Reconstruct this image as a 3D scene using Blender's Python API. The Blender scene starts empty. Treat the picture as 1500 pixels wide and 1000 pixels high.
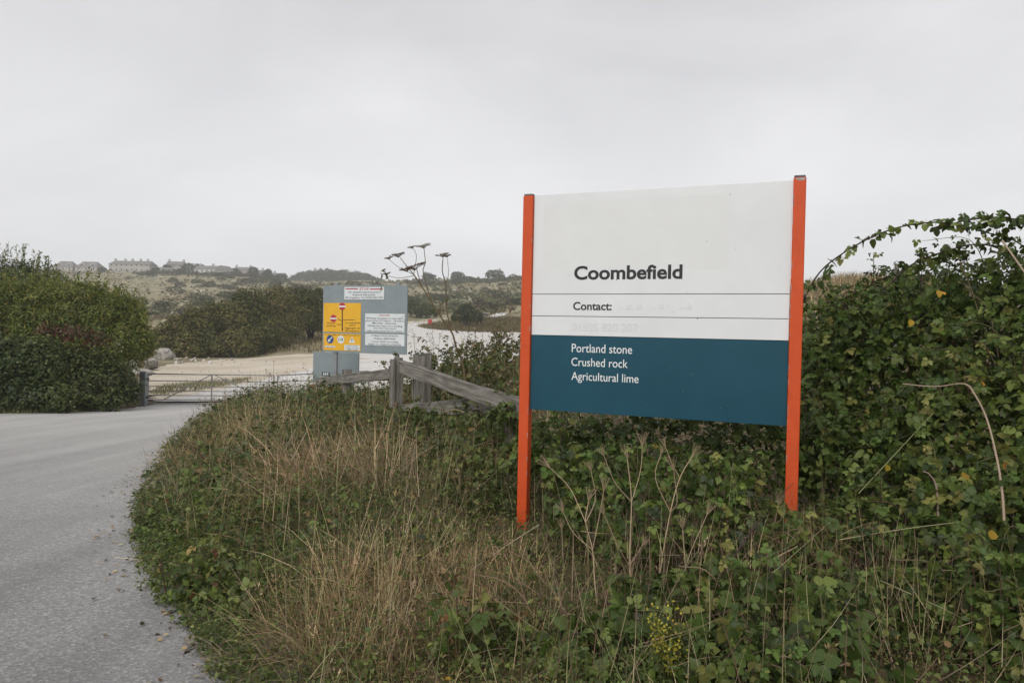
import bpy, math, random
import numpy as np
from mathutils import Vector, Matrix, geometry

random.seed(7)
RNG = np.random.default_rng(11)
scene = bpy.context.scene
COL = scene.collection
PI = math.pi

# ------------------------------------------------------------------ camera
EYE = Vector((0.0, 0.0, 1.62))
PITCH, ROLL = math.radians(-0.86), math.radians(1.2)
cam_rot = (Matrix.Rotation(math.radians(90) + PITCH, 4, 'X') @ Matrix.Rotation(ROLL, 4, 'Z'))
CAM = Matrix.Translation(EYE) @ cam_rot
cam_data = bpy.data.cameras.new('camera')
cam_data.lens, cam_data.sensor_width = 24.0, 36.0
cam_data.clip_start, cam_data.clip_end = 0.05, 4000
cam = bpy.data.objects.new('camera', cam_data)
cam.matrix_world = CAM
COL.objects.link(cam)
scene.camera = cam

# ------------------------------------------------------------------ sky, sun, exposure
SUN_EL, SUN_AZ = math.radians(40), math.radians(206)      # azimuth clockwise from +Y: behind the camera, to the left
world = bpy.data.worlds.new('World')
scene.world = world
world.use_nodes = True
nt = world.node_tree
nt.nodes.clear()
def N(t, kind, **kw):
    n = t.nodes.new(kind)
    for k, v in kw.items():
        setattr(n, k, v)
    return n
sky = N(nt, 'ShaderNodeTexSky')
sky.sky_type = 'NISHITA'
sky.sun_disc = False
sky.sun_elevation, sky.sun_rotation = SUN_EL, SUN_AZ
sky.air_density, sky.dust_density, sky.ozone_density = 1.0, 3.0, 1.0
hs = N(nt, 'ShaderNodeHueSaturation')
hs.inputs['Saturation'].default_value = 0.08
nt.links.new(sky.outputs[0], hs.inputs['Color'])
tc = N(nt, 'ShaderNodeTexCoord')
mp = N(nt, 'ShaderNodeMapping')
mp.inputs['Scale'].default_value = (1.0, 1.0, 2.6)
nt.links.new(tc.outputs['Generated'], mp.inputs[0])
cl = N(nt, 'ShaderNodeTexNoise')
cl.inputs['Scale'].default_value = 1.7
cl.inputs['Detail'].default_value = 6
cl.inputs['Roughness'].default_value = 0.5
cl.inputs['Distortion'].default_value = 0.4
nt.links.new(mp.outputs[0], cl.inputs['Vector'])
rp = N(nt, 'ShaderNodeValToRGB')
rp.color_ramp.elements[0].position, rp.color_ramp.elements[1].position = 0.3, 0.72
rp.color_ramp.elements[0].color = (5.15, 5.17, 5.36, 1)
rp.color_ramp.elements[1].color = (7.0, 7.0, 7.1, 1)
nt.links.new(cl.outputs[0], rp.inputs[0])
sp = N(nt, 'ShaderNodeSeparateXYZ')
nt.links.new(tc.outputs['Generated'], sp.inputs[0])
rz = N(nt, 'ShaderNodeValToRGB')                     # cloud deck: paler and thinner towards the horizon all round
rz.color_ramp.elements[0].position, rz.color_ramp.elements[1].position = 0.0, 0.5
rz.color_ramp.elements[0].color = (1.16, 1.17, 1.185, 1)
rz.color_ramp.elements[1].color = (0.86, 0.855, 0.865, 1)
nt.links.new(sp.outputs[2], rz.inputs[0])
ml = N(nt, 'ShaderNodeMixRGB', blend_type='MULTIPLY')
ml.inputs[0].default_value = 1.0
nt.links.new(rp.outputs[0], ml.inputs[1]); nt.links.new(rz.outputs[0], ml.inputs[2])
mx = N(nt, 'ShaderNodeMixRGB')
mx.inputs[0].default_value = 0.9
nt.links.new(hs.outputs[0], mx.inputs[1]); nt.links.new(ml.outputs[0], mx.inputs[2])
bg = N(nt, 'ShaderNodeBackground')
bg.inputs['Strength'].default_value = 0.1
nt.links.new(mx.outputs[0], bg.inputs['Color'])
wo = N(nt, 'ShaderNodeOutputWorld')
nt.links.new(bg.outputs[0], wo.inputs['Surface'])

sun_data = bpy.data.lights.new('sun', 'SUN')
sun_data.energy, sun_data.angle, sun_data.color = 1.5, math.radians(50), (1.0, 0.98, 0.95)
sun = bpy.data.objects.new('sun', sun_data)
sd = Vector((math.sin(SUN_AZ) * math.cos(SUN_EL), math.cos(SUN_AZ) * math.cos(SUN_EL), math.sin(SUN_EL)))
sun.rotation_euler = sd.to_track_quat('Z', 'Y').to_euler()
COL.objects.link(sun)

vs = scene.view_settings
vs.view_transform, vs.look, vs.gamma, vs.exposure = 'Standard', 'None', 1.0, 0.40
vs.use_curve_mapping = False
scene.render.engine = 'CYCLES'
cy = scene.cycles
cy.use_denoising = True
cy.max_bounces, cy.diffuse_bounces, cy.glossy_bounces, cy.transmission_bounces = 6, 3, 2, 3
cy.volume_bounces, cy.transparent_max_bounces = 1, 6

# ------------------------------------------------------------------ helpers
def at(px, py, d):
    """world point seen at photo pixel (1500 wide) at camera depth d metres"""
    return CAM @ Vector(((px - 750) / 1000 * d, (500 - py) / 1000 * d, -d))

def sm(v, a, b):
    t = np.clip((np.asarray(v, float) - a) / (b - a), 0, 1)
    return t * t * (3 - 2 * t)

def sin_noise(x, y, s=1.0, seed=0):
    r = np.random.default_rng(seed)
    o = np.zeros(np.broadcast(x, y).shape)
    amp = 1.0
    for k in range(4):
        for j in range(3):
            a = r.uniform(0, 2 * PI); f = s * 2 ** k * r.uniform(.8, 1.25); p = r.uniform(0, 2 * PI)
            o = o + amp * np.sin((x * math.cos(a) + y * math.sin(a)) * f + p) / 3
        amp *= .5
    return o / 1.2

PM = {}
def tag(o, label=None, cat=None, group=None, kind=None):
    if label: o['label'] = label
    if cat: o['category'] = cat
    if group: o['group'] = group
    if kind: o['kind'] = kind
    return o

def thing(name, label, cat, M, group=None):
    o = bpy.data.objects.new(name, None)
    o.empty_display_size = .2
    if isinstance(M, Vector): M = Matrix.Translation(M)
    o.matrix_world = M
    COL.objects.link(o)
    PM[o] = M
    return tag(o, label, cat, group)

def link(name, me, parent=None, M=None):
    """link a mesh; M is local to the parent"""
    o = bpy.data.objects.new(name, me)
    if parent is not None: o.parent = parent
    if M is not None: o.matrix_basis = M
    COL.objects.link(o)
    return o

def mesh_np(name, V, F, mat, tint=None, smooth=False):
    V = np.asarray(V, np.float32); F = np.asarray(F, np.int32)
    k = F.shape[1]
    me = bpy.data.meshes.new(name)
    me.vertices.add(len(V)); me.vertices.foreach_set('co', V.ravel())
    me.loops.add(F.size); me.loops.foreach_set('vertex_index', F.ravel())
    me.polygons.add(len(F))
    me.polygons.foreach_set('loop_start', np.arange(0, F.size, k, dtype=np.int32))
    if smooth: me.polygons.foreach_set('use_smooth', np.ones(len(F), bool))
    if tint is not None:
        a = me.color_attributes.new('tint', 'FLOAT_COLOR', 'POINT')
        c = np.ones((len(V), 4), np.float32); c[:, :3] = tint
        a.data.foreach_set('color', c.ravel())
    me.materials.append(mat)
    me.update(calc_edges=True)
    return me

class MB:
    """collects simple solids into one mesh"""
    def __init__(self): self.V = []; self.F = []
    def add(self, V, F):
        n = len(self.V)
        self.V += [Vector(v) for v in V]; self.F += [tuple(i + n for i in f) for f in F]
    def box(self, x0, x1, y0, y1, z0, z1, M=None, bev=0.0):
        b = bev
        if b:
            V, F = [], []
            xs, ys, zs = (x0, x1), (y0, y1), (z0, z1)
            idx = {}
            for i in (0, 1):
                for j in (0, 1):
                    for k in (0, 1):
                        sx, sy, sz = (1 - 2 * i), (1 - 2 * j), (1 - 2 * k)
                        for ax in range(3):
                            p = [xs[i] + sx * b, ys[j] + sy * b, zs[k] + sz * b]
                            p[ax] = (xs[i], ys[j], zs[k])[ax]
                            idx[i, j, k, ax] = len(V); V.append(p)
            g = lambda i, j, k, a: idx[i, j, k, a]
            for i in (0, 1):
                F.append([g(i, 0, 0, 0), g(i, 1, 0, 0), g(i, 1, 1, 0), g(i, 0, 1, 0)])
                F.append([g(0, i, 0, 1), g(1, i, 0, 1), g(1, i, 1, 1), g(0, i, 1, 1)])
                F.append([g(0, 0, i, 2), g(1, 0, i, 2), g(1, 1, i, 2), g(0, 1, i, 2)])
            for i in (0, 1):
                for j in (0, 1):
                    F.append([g(i, j, 0, 0), g(i, j, 1, 0), g(i, j, 1, 1), g(i, j, 0, 1)])
                    F.append([g(i, 0, j, 0), g(i, 1, j, 0), g(i, 1, j, 2), g(i, 0, j, 2)])
                    F.append([g(0, i, j, 1), g(1, i, j, 1), g(1, i, j, 2), g(0, i, j, 2)])
                    for k in (0, 1): F.append([g(i, j, k, 0), g(i, j, k, 1), g(i, j, k, 2)])
        else:
            V = [(x, y, z) for x in (x0, x1) for y in (y0, y1) for z in (z0, z1)]
            F = [(0, 1, 3, 2), (4, 6, 7, 5), (0, 4, 5, 1), (2, 3, 7, 6), (0, 2, 6, 4), (1, 5, 7, 3)]
        if M is not None: V = [M @ Vector(v) for v in V]
        self.add(V, F); return self
    def prism(self, poly, y0, y1, M=None):
        """poly of (x, z), extruded along y"""
        n = len(poly)
        V = [(x, y0, z) for x, z in poly] + [(x, y1, z) for x, z in poly]
        F = [tuple(range(n)), tuple(range(2 * n - 1, n - 1, -1))]
        F += [(i, (i + 1) % n + 0, (i + 1) % n + n, i + n) for i in range(n)]
        if M is not None: V = [M @ Vector(v) for v in V]
        self.add(V, F); return self
    def tube(self, pts, r, n=6):
        V, F = tube_np(pts, r, n)
        self.add([tuple(v) for v in V], [tuple(f) for f in F])
        self.add([], [])
        return self
    def mesh(self, name, mat, smooth=False):
        import bmesh
        me = bpy.data.meshes.new(name)
        me.from_pydata(self.V, [], self.F)
        bm = bmesh.new(); bm.from_mesh(me)
        bmesh.ops.recalc_face_normals(bm, faces=bm.faces)
        bm.to_mesh(me); bm.free()
        if smooth:
            for p in me.polygons: p.use_smooth = True
        me.materials.append(mat)
        return me
    def build(self, name, mat, parent=None, M=None, smooth=False):
        return link(name, self.mesh(name, mat, smooth), parent, M)

def tube_np(pts, r, n=5):
    P = np.array([tuple(p) for p in pts], float)
    R = np.broadcast_to(np.asarray(r, float), (len(P),)) if np.ndim(r) == 0 else np.asarray(r, float)
    T = np.gradient(P, axis=0); T /= np.linalg.norm(T, axis=1)[:, None] + 1e-9
    ref = np.array([0, 0, 1.0]) if abs(T[:, 2]).mean() < .8 else np.array([1.0, 0, 0])
    A = np.cross(T, ref); A /= np.linalg.norm(A, axis=1)[:, None] + 1e-9
    B = np.cross(T, A)
    ang = np.arange(n) * 2 * PI / n
    V = P[:, None] + R[:, None, None] * (A[:, None] * np.cos(ang)[None, :, None] + B[:, None] * np.sin(ang)[None, :, None])
    V = V.reshape(-1, 3)
    F = []
    for i in range(len(P) - 1):
        for j in range(n):
            a, b = i * n + j, i * n + (j + 1) % n
            F.append((a, b, b + n, a + n))
    return V, F

def smooth_path(pts, n=6):
    """Catmull-Rom through points"""
    P = [Vector(p) for p in pts]
    P = [P[0] * 2 - P[1]] + P + [P[-1] * 2 - P[-2]]
    out = []
    for i in range(1, len(P) - 2):
        for k in range(n):
            t = k / n
            a, b, c, d = P[i - 1], P[i], P[i + 1], P[i + 2]
            out.append(.5 * ((2 * b) + (c - a) * t + (2 * a - 5 * b + 4 * c - d) * t * t + (3 * b - a - 3 * c + d) * t ** 3))
    out.append(P[-2])
    return out

# ------------------------------------------------------------------ materials
def mat(name, col, rough=.6, spec=.4, metal=0.0):
    m = bpy.data.materials.new(name); m.use_nodes = True
    b = m.node_tree.nodes['Principled BSDF']
    b.inputs['Base Color'].default_value = (*col, 1)
    b.inputs['Roughness'].default_value = rough
    b.inputs['Specular IOR Level'].default_value = spec
    b.inputs['Metallic'].default_value = metal
    return m

def noisy(name, stops, scale=5.0, rough=.7, detail=5, spec=.3, bump=0.0, bscale=None, coord='Object', stretch=(1, 1, 1), metal=0.0, second=None, dist=0.0):
    """stops: [(pos, col)...] driven by noise; second = (scale, amount): finer noise multiplied in"""
    m = mat(name, stops[0][1], rough, spec, metal); t = m.node_tree
    b = t.nodes['Principled BSDF']
    tc = N(t, 'ShaderNodeTexCoord'); mp = N(t, 'ShaderNodeMapping')
    mp.inputs['Scale'].default_value = stretch
    t.links.new(tc.outputs[coord], mp.inputs[0])
    nz = N(t, 'ShaderNodeTexNoise'); nz.inputs['Scale'].default_value = scale; nz.inputs['Detail'].default_value = detail
    nz.inputs['Roughness'].default_value = .62; nz.inputs['Distortion'].default_value = dist
    t.links.new(mp.outputs[0], nz.inputs['Vector'])
    r = N(t, 'ShaderNodeValToRGB')
    while len(r.color_ramp.elements) < len(stops): r.color_ramp.elements.new(.5)
    for e, (p, c) in zip(r.color_ramp.elements, stops):
        e.position = p; e.color = (*c, 1)
    t.links.new(nz.outputs[0], r.inputs[0])
    out = r.outputs[0]
    if second:
        n2 = N(t, 'ShaderNodeTexNoise'); n2.inputs['Scale'].default_value = second[0]; n2.inputs['Detail'].default_value = 3
        t.links.new(mp.outputs[0], n2.inputs['Vector'])
        mr = N(t, 'ShaderNodeMapRange'); mr.inputs[1].default_value = .25; mr.inputs[2].default_value = .75
        mr.inputs[3].default_value = 1 - second[1]; mr.inputs[4].default_value = 1 + second[1]
        t.links.new(n2.outputs[0], mr.inputs[0])
        mm = N(t, 'ShaderNodeMixRGB', blend_type='MULTIPLY'); mm.inputs[0].default_value = 1
        t.links.new(out, mm.inputs[1]); t.links.new(mr.outputs[0], mm.inputs[2]); out = mm.outputs[0]
    t.links.new(out, b.inputs['Base Color'])
    if bump:
        bz = nz
        if bscale:
            bz = N(t, 'ShaderNodeTexNoise'); bz.inputs['Scale'].default_value = bscale; bz.inputs['Detail'].default_value = 4
            t.links.new(mp.outputs[0], bz.inputs['Vector'])
        bp = N(t, 'ShaderNodeBump'); bp.inputs['Strength'].default_value = bump; bp.inputs['Distance'].default_value = .02
        t.links.new(bz.outputs[0], bp.inputs['Height']); t.links.new(bp.outputs[0], b.inputs['Normal'])
    return m

def plant_mat(name, trans=.25, rough=.5, spec=.35):
    m = mat(name, (.1, .1, .1), rough, spec); t = m.node_tree; b = t.nodes['Principled BSDF']
    a = N(t, 'ShaderNodeAttribute'); a.attribute_name = 'tint'
    t.links.new(a.outputs['Color'], b.inputs['Base Color'])
    if trans:
        tr = N(t, 'ShaderNodeBsdfTranslucent'); ms = N(t, 'ShaderNodeMixShader'); ms.inputs[0].default_value = trans
        t.links.new(a.outputs['Color'], tr.inputs['Color'])
        t.links.new(b.outputs[0], ms.inputs[1]); t.links.new(tr.outputs[0], ms.inputs[2])
        t.links.new(ms.outputs[0], t.nodes['Material Output'].inputs['Surface'])
    return m

M_LEAF = plant_mat('leaf_green', .34, .44, .3)
M_DRY = plant_mat('dry_grass', .15, .7, .2)
M_STEM = plant_mat('plant_stem', 0, .7, .2)
M_FAR = plant_mat('far_foliage', .15, .8, .05)

# ------------------------------------------------------------------ ground shape
EY = np.array([-40, -10, 0, 2, 3.08, 4.2, 5.7, 7.75, 12, 16, 18.8, 22, 24, 27, 30, 36, 45, 60, 90])
EX = np.array([3, .4, -.42, -.8, -1.20, -1.98, -3.05, -4.1, -5.9, -7.3, -7.9, -8.0, -7.4, -5.5, -3, 0.5, 5, 12, 30])
def x_edge(y):
    return np.interp(y, EY, EX)
def z_road(y):
    return -.05 * np.clip(np.asarray(y, float) - 2, 0, 23)
HZ = lambda px: 485 + .021 * (px - 750)
# far ground: for each azimuth (photo column) the depth and the photo row the ground reaches there
FAR = [
    (-400, [(25, None, -1.15), (60, None, 0), (150, None, 6), (300, None, 22), (400, None, 31), (760, None, 36)]),
    (0,    [(25, None, -1.15), (60, None, -.8), (150, 440), (300, 408), (400, 393), (450, 392), (760, None, 34)]),
    (150,  [(25, None, -1.15), (55, None, -1.15), (110, 470), (160, 452), (230, 424), (300, 408), (390, 396), (440, 393), (760, None, 36)]),
    (230,  [(25, None, -1.15), (55, None, -1.1), (110, 474), (160, 455), (230, 428), (300, 412), (380, 401), (440, 398), (760, None, 36)]),
    (350,  [(25, None, -1.15), (55, None, -1.1), (90, 495), (150, 456), (220, 432), (300, 415), (400, 406), (460, 404), (760, None, 38)]),
    (450,  [(25, None, -1.1), (55, None, -.7), (90, 484), (150, 458), (220, 438), (300, 421), (400, 413), (480, 411), (760, None, 44)]),
    (540,  [(25, None, -.9), (55, 504), (90, 482), (150, 458), (220, 436), (300, 420), (400, 412), (480, 410), (760, None, 44)]),
    (620,  [(25, None, -.7), (45, 512), (60, 500), (85, 483), (110, 471), (150, 455), (220, 436), (300, 420), (380, 413), (460, 412), (760, None, 38)]),
    (700,  [(25, None, -.4), (45, 510), (60, 498), (85, 484), (110, 466), (150, 452), (220, 432), (300, 420), (380, 413), (460, 412), (760, None, 36)]),
    (765,  [(25, None, 0.0), (45, 506), (60, 495), (85, 480), (110, 464), (150, 448), (220, 428), (300, 415), (340, 411), (460, 412), (760, None, 34)]),
    (1000, [(25, None, .8), (60, None, 3), (110, None, 8), (220, None, 16), (340, None, 26), (760, None, 30)]),
    (1250, [(25, None, 1.6), (40, 428), (52, 411), (60, 407), (80, 408), (340, None, 12), (760, None, 14)]),
    (1900, [(25, None, 1.6), (60, None, 5.8), (90, None, 6.5), (340, None, 12), (760, None, 14)]),
]
FU = np.array([(c[0] - 750) / 1000 for c in FAR])
LG = np.linspace(math.log(20), math.log(760), 160)
FT = []
for c, rows in FAR:
    ld, zz = [], []
    for r in rows:
        ld.append(math.log(r[0])); zz.append(r[2] if r[1] is None else 1.62 + (HZ(c) - r[1]) / 1000 * r[0])
    t = np.interp(LG, ld, zz)
    k = np.ones(9) / 9
    t = np.convolve(np.pad(t, 4, mode='edge'), k, 'valid')
    FT.append(t)
FT = np.array(FT)
def z_far(x, y):
    yy = np.clip(y, 20, 760)
    u = np.clip(x / yy, FU[0], FU[-1]); v = (np.log(yy) - LG[0]) / (LG[1] - LG[0])
    j = np.clip(v.astype(int), 0, len(LG) - 2); fv = v - j
    i = np.clip(np.searchsorted(FU, u) - 1, 0, len(FU) - 2)
    fu = (u - FU[i]) / (FU[i + 1] - FU[i]); fu = fu * fu * (3 - 2 * fu)
    a = FT[i, j] * (1 - fv) + FT[i, j + 1] * fv
    b = FT[i + 1, j] * (1 - fv) + FT[i + 1, j + 1] * fv
    z = a * (1 - fu) + b * fu
    w = sm(yy, 75, 180)
    return z + w * (sin_noise(x, y, .05, 3) * 1.3 + sin_noise(x, y, .2, 4) * .35)
def ground(x, y):
    x = np.asarray(x, float); y = np.asarray(y, float)
    s = x - x_edge(y)
    bank = sm(s, -.05, 1.5) * (.16 + .038 * np.clip(y, 0, 12)) * (1 - sm(y, 15, 24))
    near = z_road(y) + bank + sm(s, 0.15, .8) * .065 * sin_noise(x, y, 2.6, 8)
    near = near + sm(x, 1.5, 7) * .35 * (1 - sm(-y, 0, 6))
    w = sm(np.log(np.maximum(y, 1)), math.log(16), math.log(34))
    return near * (1 - w) + z_far(x, np.maximum(y, 16)) * w
def G(x, y):
    return float(ground(np.array([x]), np.array([y]))[0])
def on_ground(px, py, dmax=700):
    """where the view ray through a photo pixel meets the ground"""
    d = np.exp(np.linspace(math.log(1.2), math.log(dmax), 1500))
    a = at(px, py, 1) - EYE
    X, Y, Z = EYE.x + a.x * d, EYE.y + a.y * d, EYE.z + a.z * d
    under = np.nonzero(Z <= ground(X, Y))[0]
    k = under[0] if len(under) else len(d) - 1
    return Vector((X[k], Y[k], float(ground(X[k:k + 1], Y[k:k + 1])[0])))

# ------------------------------------------------------------------ setting: terrain, road, yard
def terrain():
    a1 = np.radians(np.arange(-62, 62.01, .4)); a2 = np.radians(np.arange(65, 298, 4.0))
    A = np.concatenate([a1, a2]); R = np.exp(np.linspace(math.log(.35), math.log(760), 230))
    AA, RR = np.meshgrid(A, R)
    X, Y = RR * np.sin(AA), RR * np.cos(AA)
    Z = ground(X, Y)
    V = np.stack([X, Y, Z], -1).reshape(-1, 3)
    n, m = len(R), len(A)
    i, j = np.meshgrid(np.arange(n - 1), np.arange(m), indexing='ij'); j2 = (j + 1) % m
    F = np.stack([i * m + j, i * m + j2, (i + 1) * m + j2, (i + 1) * m + j], -1).reshape(-1, 4)
    V = np.vstack([V, [[0, 0, G(0, 0)]]]); c = len(V) - 1
    F = np.vstack([F, np.stack([np.full(m, c), np.full(m, c), (np.arange(m) + 1) % m, np.arange(m)], -1)])
    return V, F

m_soil = noisy('hill_ground', [(.30, (.12, .125, .055)), (.42, (.22, .19, .11)), (.52, (.32, .28, .185)), (.6, (.17, .16, .08)), (.68, (.50, .45, .36))],
               scale=.06, rough=.95, detail=9, coord='Object', second=(.7, .35), spec=.1)
# near the camera the ground between the plants is dark thatch
t = m_soil.node_tree; b = t.nodes['Principled BSDF']
old = b.inputs['Base Color'].links[0].from_socket
geo = N(t, 'ShaderNodeTexCoord'); ln = N(t, 'ShaderNodeVectorMath', operation='LENGTH')
t.links.new(geo.outputs['Object'], ln.inputs[0])
mr = N(t, 'ShaderNodeMapRange'); mr.inputs[1].default_value = 25; mr.inputs[2].default_value = 70
t.links.new(ln.outputs['Value'], mr.inputs[0])
nz = N(t, 'ShaderNodeTexNoise'); nz.inputs['Scale'].default_value = 9; nz.inputs['Detail'].default_value = 8
t.links.new(geo.outputs['Object'], nz.inputs['Vector'])
rr = N(t, 'ShaderNodeValToRGB')
rr.color_ramp.elements[0].position, rr.color_ramp.elements[1].position = .35, .7
rr.color_ramp.elements[0].color = (.035, .027, .016, 1); rr.color_ramp.elements[1].color = (.17, .125, .07, 1)
t.links.new(nz.outputs[0], rr.inputs[0])
mm = N(t, 'ShaderNodeMixRGB'); t.links.new(mr.outputs[0], mm.inputs[0]); t.links.new(rr.outputs[0], mm.inputs[1]); t.links.new(old, mm.inputs[2])
t.links.new(mm.outputs[0], b.inputs['Base Color'])
V, F = terrain()
me = bpy.data.meshes.new('ground'); me.from_pydata(V.tolist(), [], [tuple(dict.fromkeys(f)) for f in F.tolist()])
for p in me.polygons: p.use_smooth = True
me.materials.append(m_soil)
tag(link('ground', me), kind='structure')

def sheet(name, poly, spacing, lift, m, ragged=0.0, seed=1, grade=1.0):
    """a ground-hugging sheet inside a polygon of (x, y)"""
    r = random.Random(seed)
    B = []
    for i in range(len(poly)):
        a, b = Vector(poly[i]).to_2d(), Vector(poly[(i + 1) % len(poly)]).to_2d()
        L = (b - a).length
        st = spacing(min(a.y, b.y)) * .5
        n = max(1, min(400, int(L / st)))
        nrm = Vector((-(b - a).y, (b - a).x)).normalized() if L > 0 else Vector((0, 0))
        for k in range(n):
            p = a.lerp(b, k / n)
            B.append(p + nrm * ragged * r.gauss(0, 1) * min(1.0, st * 4))
    ys = [p.y for p in B]; pts = list(B)
    poly_np = np.array([(p.x, p.y) for p in B])
    def inside(x, y):
        c = np.zeros(x.shape, bool); j = len(poly_np) - 1
        for i in range(len(poly_np)):
            xi, yi = poly_np[i]; xj, yj = poly_np[j]
            if yi != yj:
                hit = ((yi > y) != (yj > y)) & (x < (xj - xi) * (y - yi) / (yj - yi) + xi)
                c ^= hit
            j = i
        return c
    y = min(ys)
    while y < max(ys):
        s = spacing(y)
        xs = np.arange(poly_np[:, 0].min(), poly_np[:, 0].max(), s * 1.2) + r.uniform(0, s)
        ok = inside(xs, np.full(xs.shape, y))
        pts += [Vector((x, y)) for x in xs[ok]]
        y += s
    nb = len(B)
    res = geometry.delaunay_2d_cdt(pts, [(i, (i + 1) % nb) for i in range(nb)], [], 1, 1e-5)
    XY = np.array([(p.x, p.y) for p in res[0]])
    Z = ground(XY[:, 0], XY[:, 1]) + lift
    me = bpy.data.meshes.new(name)
    me.from_pydata(np.column_stack([XY, Z]).tolist(), [], res[2])
    for p in me.polygons: p.use_smooth = True
    me.materials.append(m)
    return tag(link(name, me), kind='structure')

# dusty tarmac with pale aggregate
m_road = noisy('dusty_tarmac', [(.3, (.20, .197, .195)), (.5, (.25, .247, .243)), (.7, (.32, .314, .306))], scale=.45, rough=.9, detail=7, second=(60, .18), spec=.2)
t = m_road.node_tree; b = t.nodes['Principled BSDF']
old = b.inputs['Base Color'].links[0].from_socket
tc2 = N(t, 'ShaderNodeTexCoord')
vo = N(t, 'ShaderNodeTexVoronoi'); vo.inputs['Scale'].default_value = 66
t.links.new(tc2.outputs['Object'], vo.inputs['Vector'])
hv = N(t, 'ShaderNodeSeparateColor'); t.links.new(vo.outputs['Color'], hv.inputs[0])
cr = N(t, 'ShaderNodeValToRGB'); cr.color_ramp.elements[0].position = 0; cr.color_ramp.elements[1].position = 1
cr.color_ramp.elements[0].color = (.62, .62, .63, 1); cr.color_ramp.elements[1].color = (1.55, 1.5, 1.45, 1)
e = cr.color_ramp.elements.new(.75); e.color = (1.0, .99, .98, 1)
t.links.new(hv.outputs[0], cr.inputs[0])
mm = N(t, 'ShaderNodeMixRGB', blend_type='MULTIPLY'); mm.inputs[0].default_value = .78
t.links.new(old, mm.inputs[1]); t.links.new(cr.outputs[0], mm.inputs[2])
# stone dust carried out of the quarry lies thicker towards the gate
sx_ = N(t, 'ShaderNodeSeparateXYZ'); t.links.new(tc2.outputs['Object'], sx_.inputs[0])
nd = N(t, 'ShaderNodeTexNoise'); nd.inputs['Scale'].default_value = .35; nd.inputs['Detail'].default_value = 6
t.links.new(tc2.outputs['Object'], nd.inputs['Vector'])
ad = N(t, 'ShaderNodeMath', operation='MULTIPLY_ADD'); ad.inputs[1].default_value = 7.0
t.links.new(nd.outputs[0], ad.inputs[0]); t.links.new(sx_.outputs[1], ad.inputs[2])
md = N(t, 'ShaderNodeMapRange'); md.inputs[1].default_value = 6; md.inputs[2].default_value = 25; md.inputs[3].default_value = .04; md.inputs[4].default_value = .92
t.links.new(ad.outputs[0], md.inputs[0])
mdx = N(t, 'ShaderNodeMixRGB'); mdx.inputs[2].default_value = (.51, .495, .47, 1)
t.links.new(md.outputs[0], mdx.inputs[0]); t.links.new(mm.outputs[0], mdx.inputs[1])
# wheel tracks polished and dirtied along the direction of travel
mt = N(t, 'ShaderNodeMapping'); mt.inputs['Rotation'].default_value = (0, 0, math.radians(-22)); mt.inputs['Scale'].default_value = (1.3, .07, 1)
t.links.new(tc2.outputs['Object'], mt.inputs[0])
nt_ = N(t, 'ShaderNodeTexNoise'); nt_.inputs['Scale'].default_value = 1.0; nt_.inputs['Detail'].default_value = 4; nt_.inputs['Roughness'].default_value = .6
t.links.new(mt.outputs[0], nt_.inputs['Vector'])
mrt = N(t, 'ShaderNodeMapRange'); mrt.inputs[1].default_value = .3; mrt.inputs[2].default_value = .7; mrt.inputs[3].default_value = .84; mrt.inputs[4].default_value = 1.12
t.links.new(nt_.outputs[0], mrt.inputs[0])
mxt = N(t, 'ShaderNodeMixRGB', blend_type='MULTIPLY'); mxt.inputs[0].default_value = 1
t.links.new(mdx.outputs[0], mxt.inputs[1]); t.links.new(mrt.outputs[0], mxt.inputs[2])
t.links.new(mxt.outputs[0], b.inputs['Base Color'])
bp = N(t, 'ShaderNodeBump'); bp.inputs['Strength'].default_value = .5; bp.inputs['Distance'].default_value = .006
t.links.new(vo.outputs['Distance'], bp.inputs['Height']); t.links.new(bp.outputs[0], b.inputs['Normal'])

sp_near = lambda y: float(np.interp(y, [-6, 0, 4, 12, 25, 60, 120], [.6, .22, .2, .4, .8, 2.2, 4]))
edge = [(float(x_edge(y)) + .05 * math.sin(y * 5.3) + .04 * math.sin(y * 11), y) for y in np.arange(-6, 23.6, .35)]
road_poly = edge + [(-8.6, 24.4), (-12.0, 23.6), (-11.7, 21.2), (-12.2, 18.9), (-13.4, 17.3), (-20, 15.8), (-45, 12), (-45, -6)]
sheet('road', road_poly, sp_near, .016, m_road, ragged=.05, seed=3)

m_dirt = noisy('verge_dirt', [(.3, (.14, .11, .08)), (.5, (.22, .19, .155)), (.7, (.27, .25, .22))], scale=3.5, rough=.95, detail=8, second=(40, .3), bump=.5, bscale=60, spec=.1)
dirt = [(float(x_edge(y)) - .05 + .06 * math.sin(y * 3.1) + .035 * math.sin(y * 8.3 + 1) + .03 * math.sin(y * 17) + .02 * math.sin(y * 41), y) for y in np.arange(1.2, 21, .16)]
dirt += [(float(x_edge(y)) + .4, y) for y in np.arange(21, 1.2, -.4)]
sheet('verge_soil', dirt, lambda y: float(np.interp(y, [0, 4, 21], [.1, .12, .4])), .024, m_dirt, ragged=.03, seed=4)
m_yard = noisy('quarry_dust', [(.3, (.40, .335, .255)), (.5, (.52, .455, .36)), (.7, (.60, .55, .47))], scale=.16, rough=.95, detail=8, second=(6, .16), spec=.1)
m_pale = noisy('pale_limestone_dust', [(.3, (.50, .48, .45)), (.5, (.60, .58, .55)), (.72, (.50, .47, .43))], scale=.3, rough=.95, detail=8, second=(8, .14), spec=.1)
def gp(L): return [on_ground(*p)[:2] for p in L]
yard = gp([(216, 589), (214, 560), (228, 540), (255, 534), (330, 527), (400, 522), (470, 518), (530, 500), (560, 480), (600, 471), (655, 470), (665, 476), (700, 480), (760, 478), (772, 485), (772, 510)])
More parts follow.
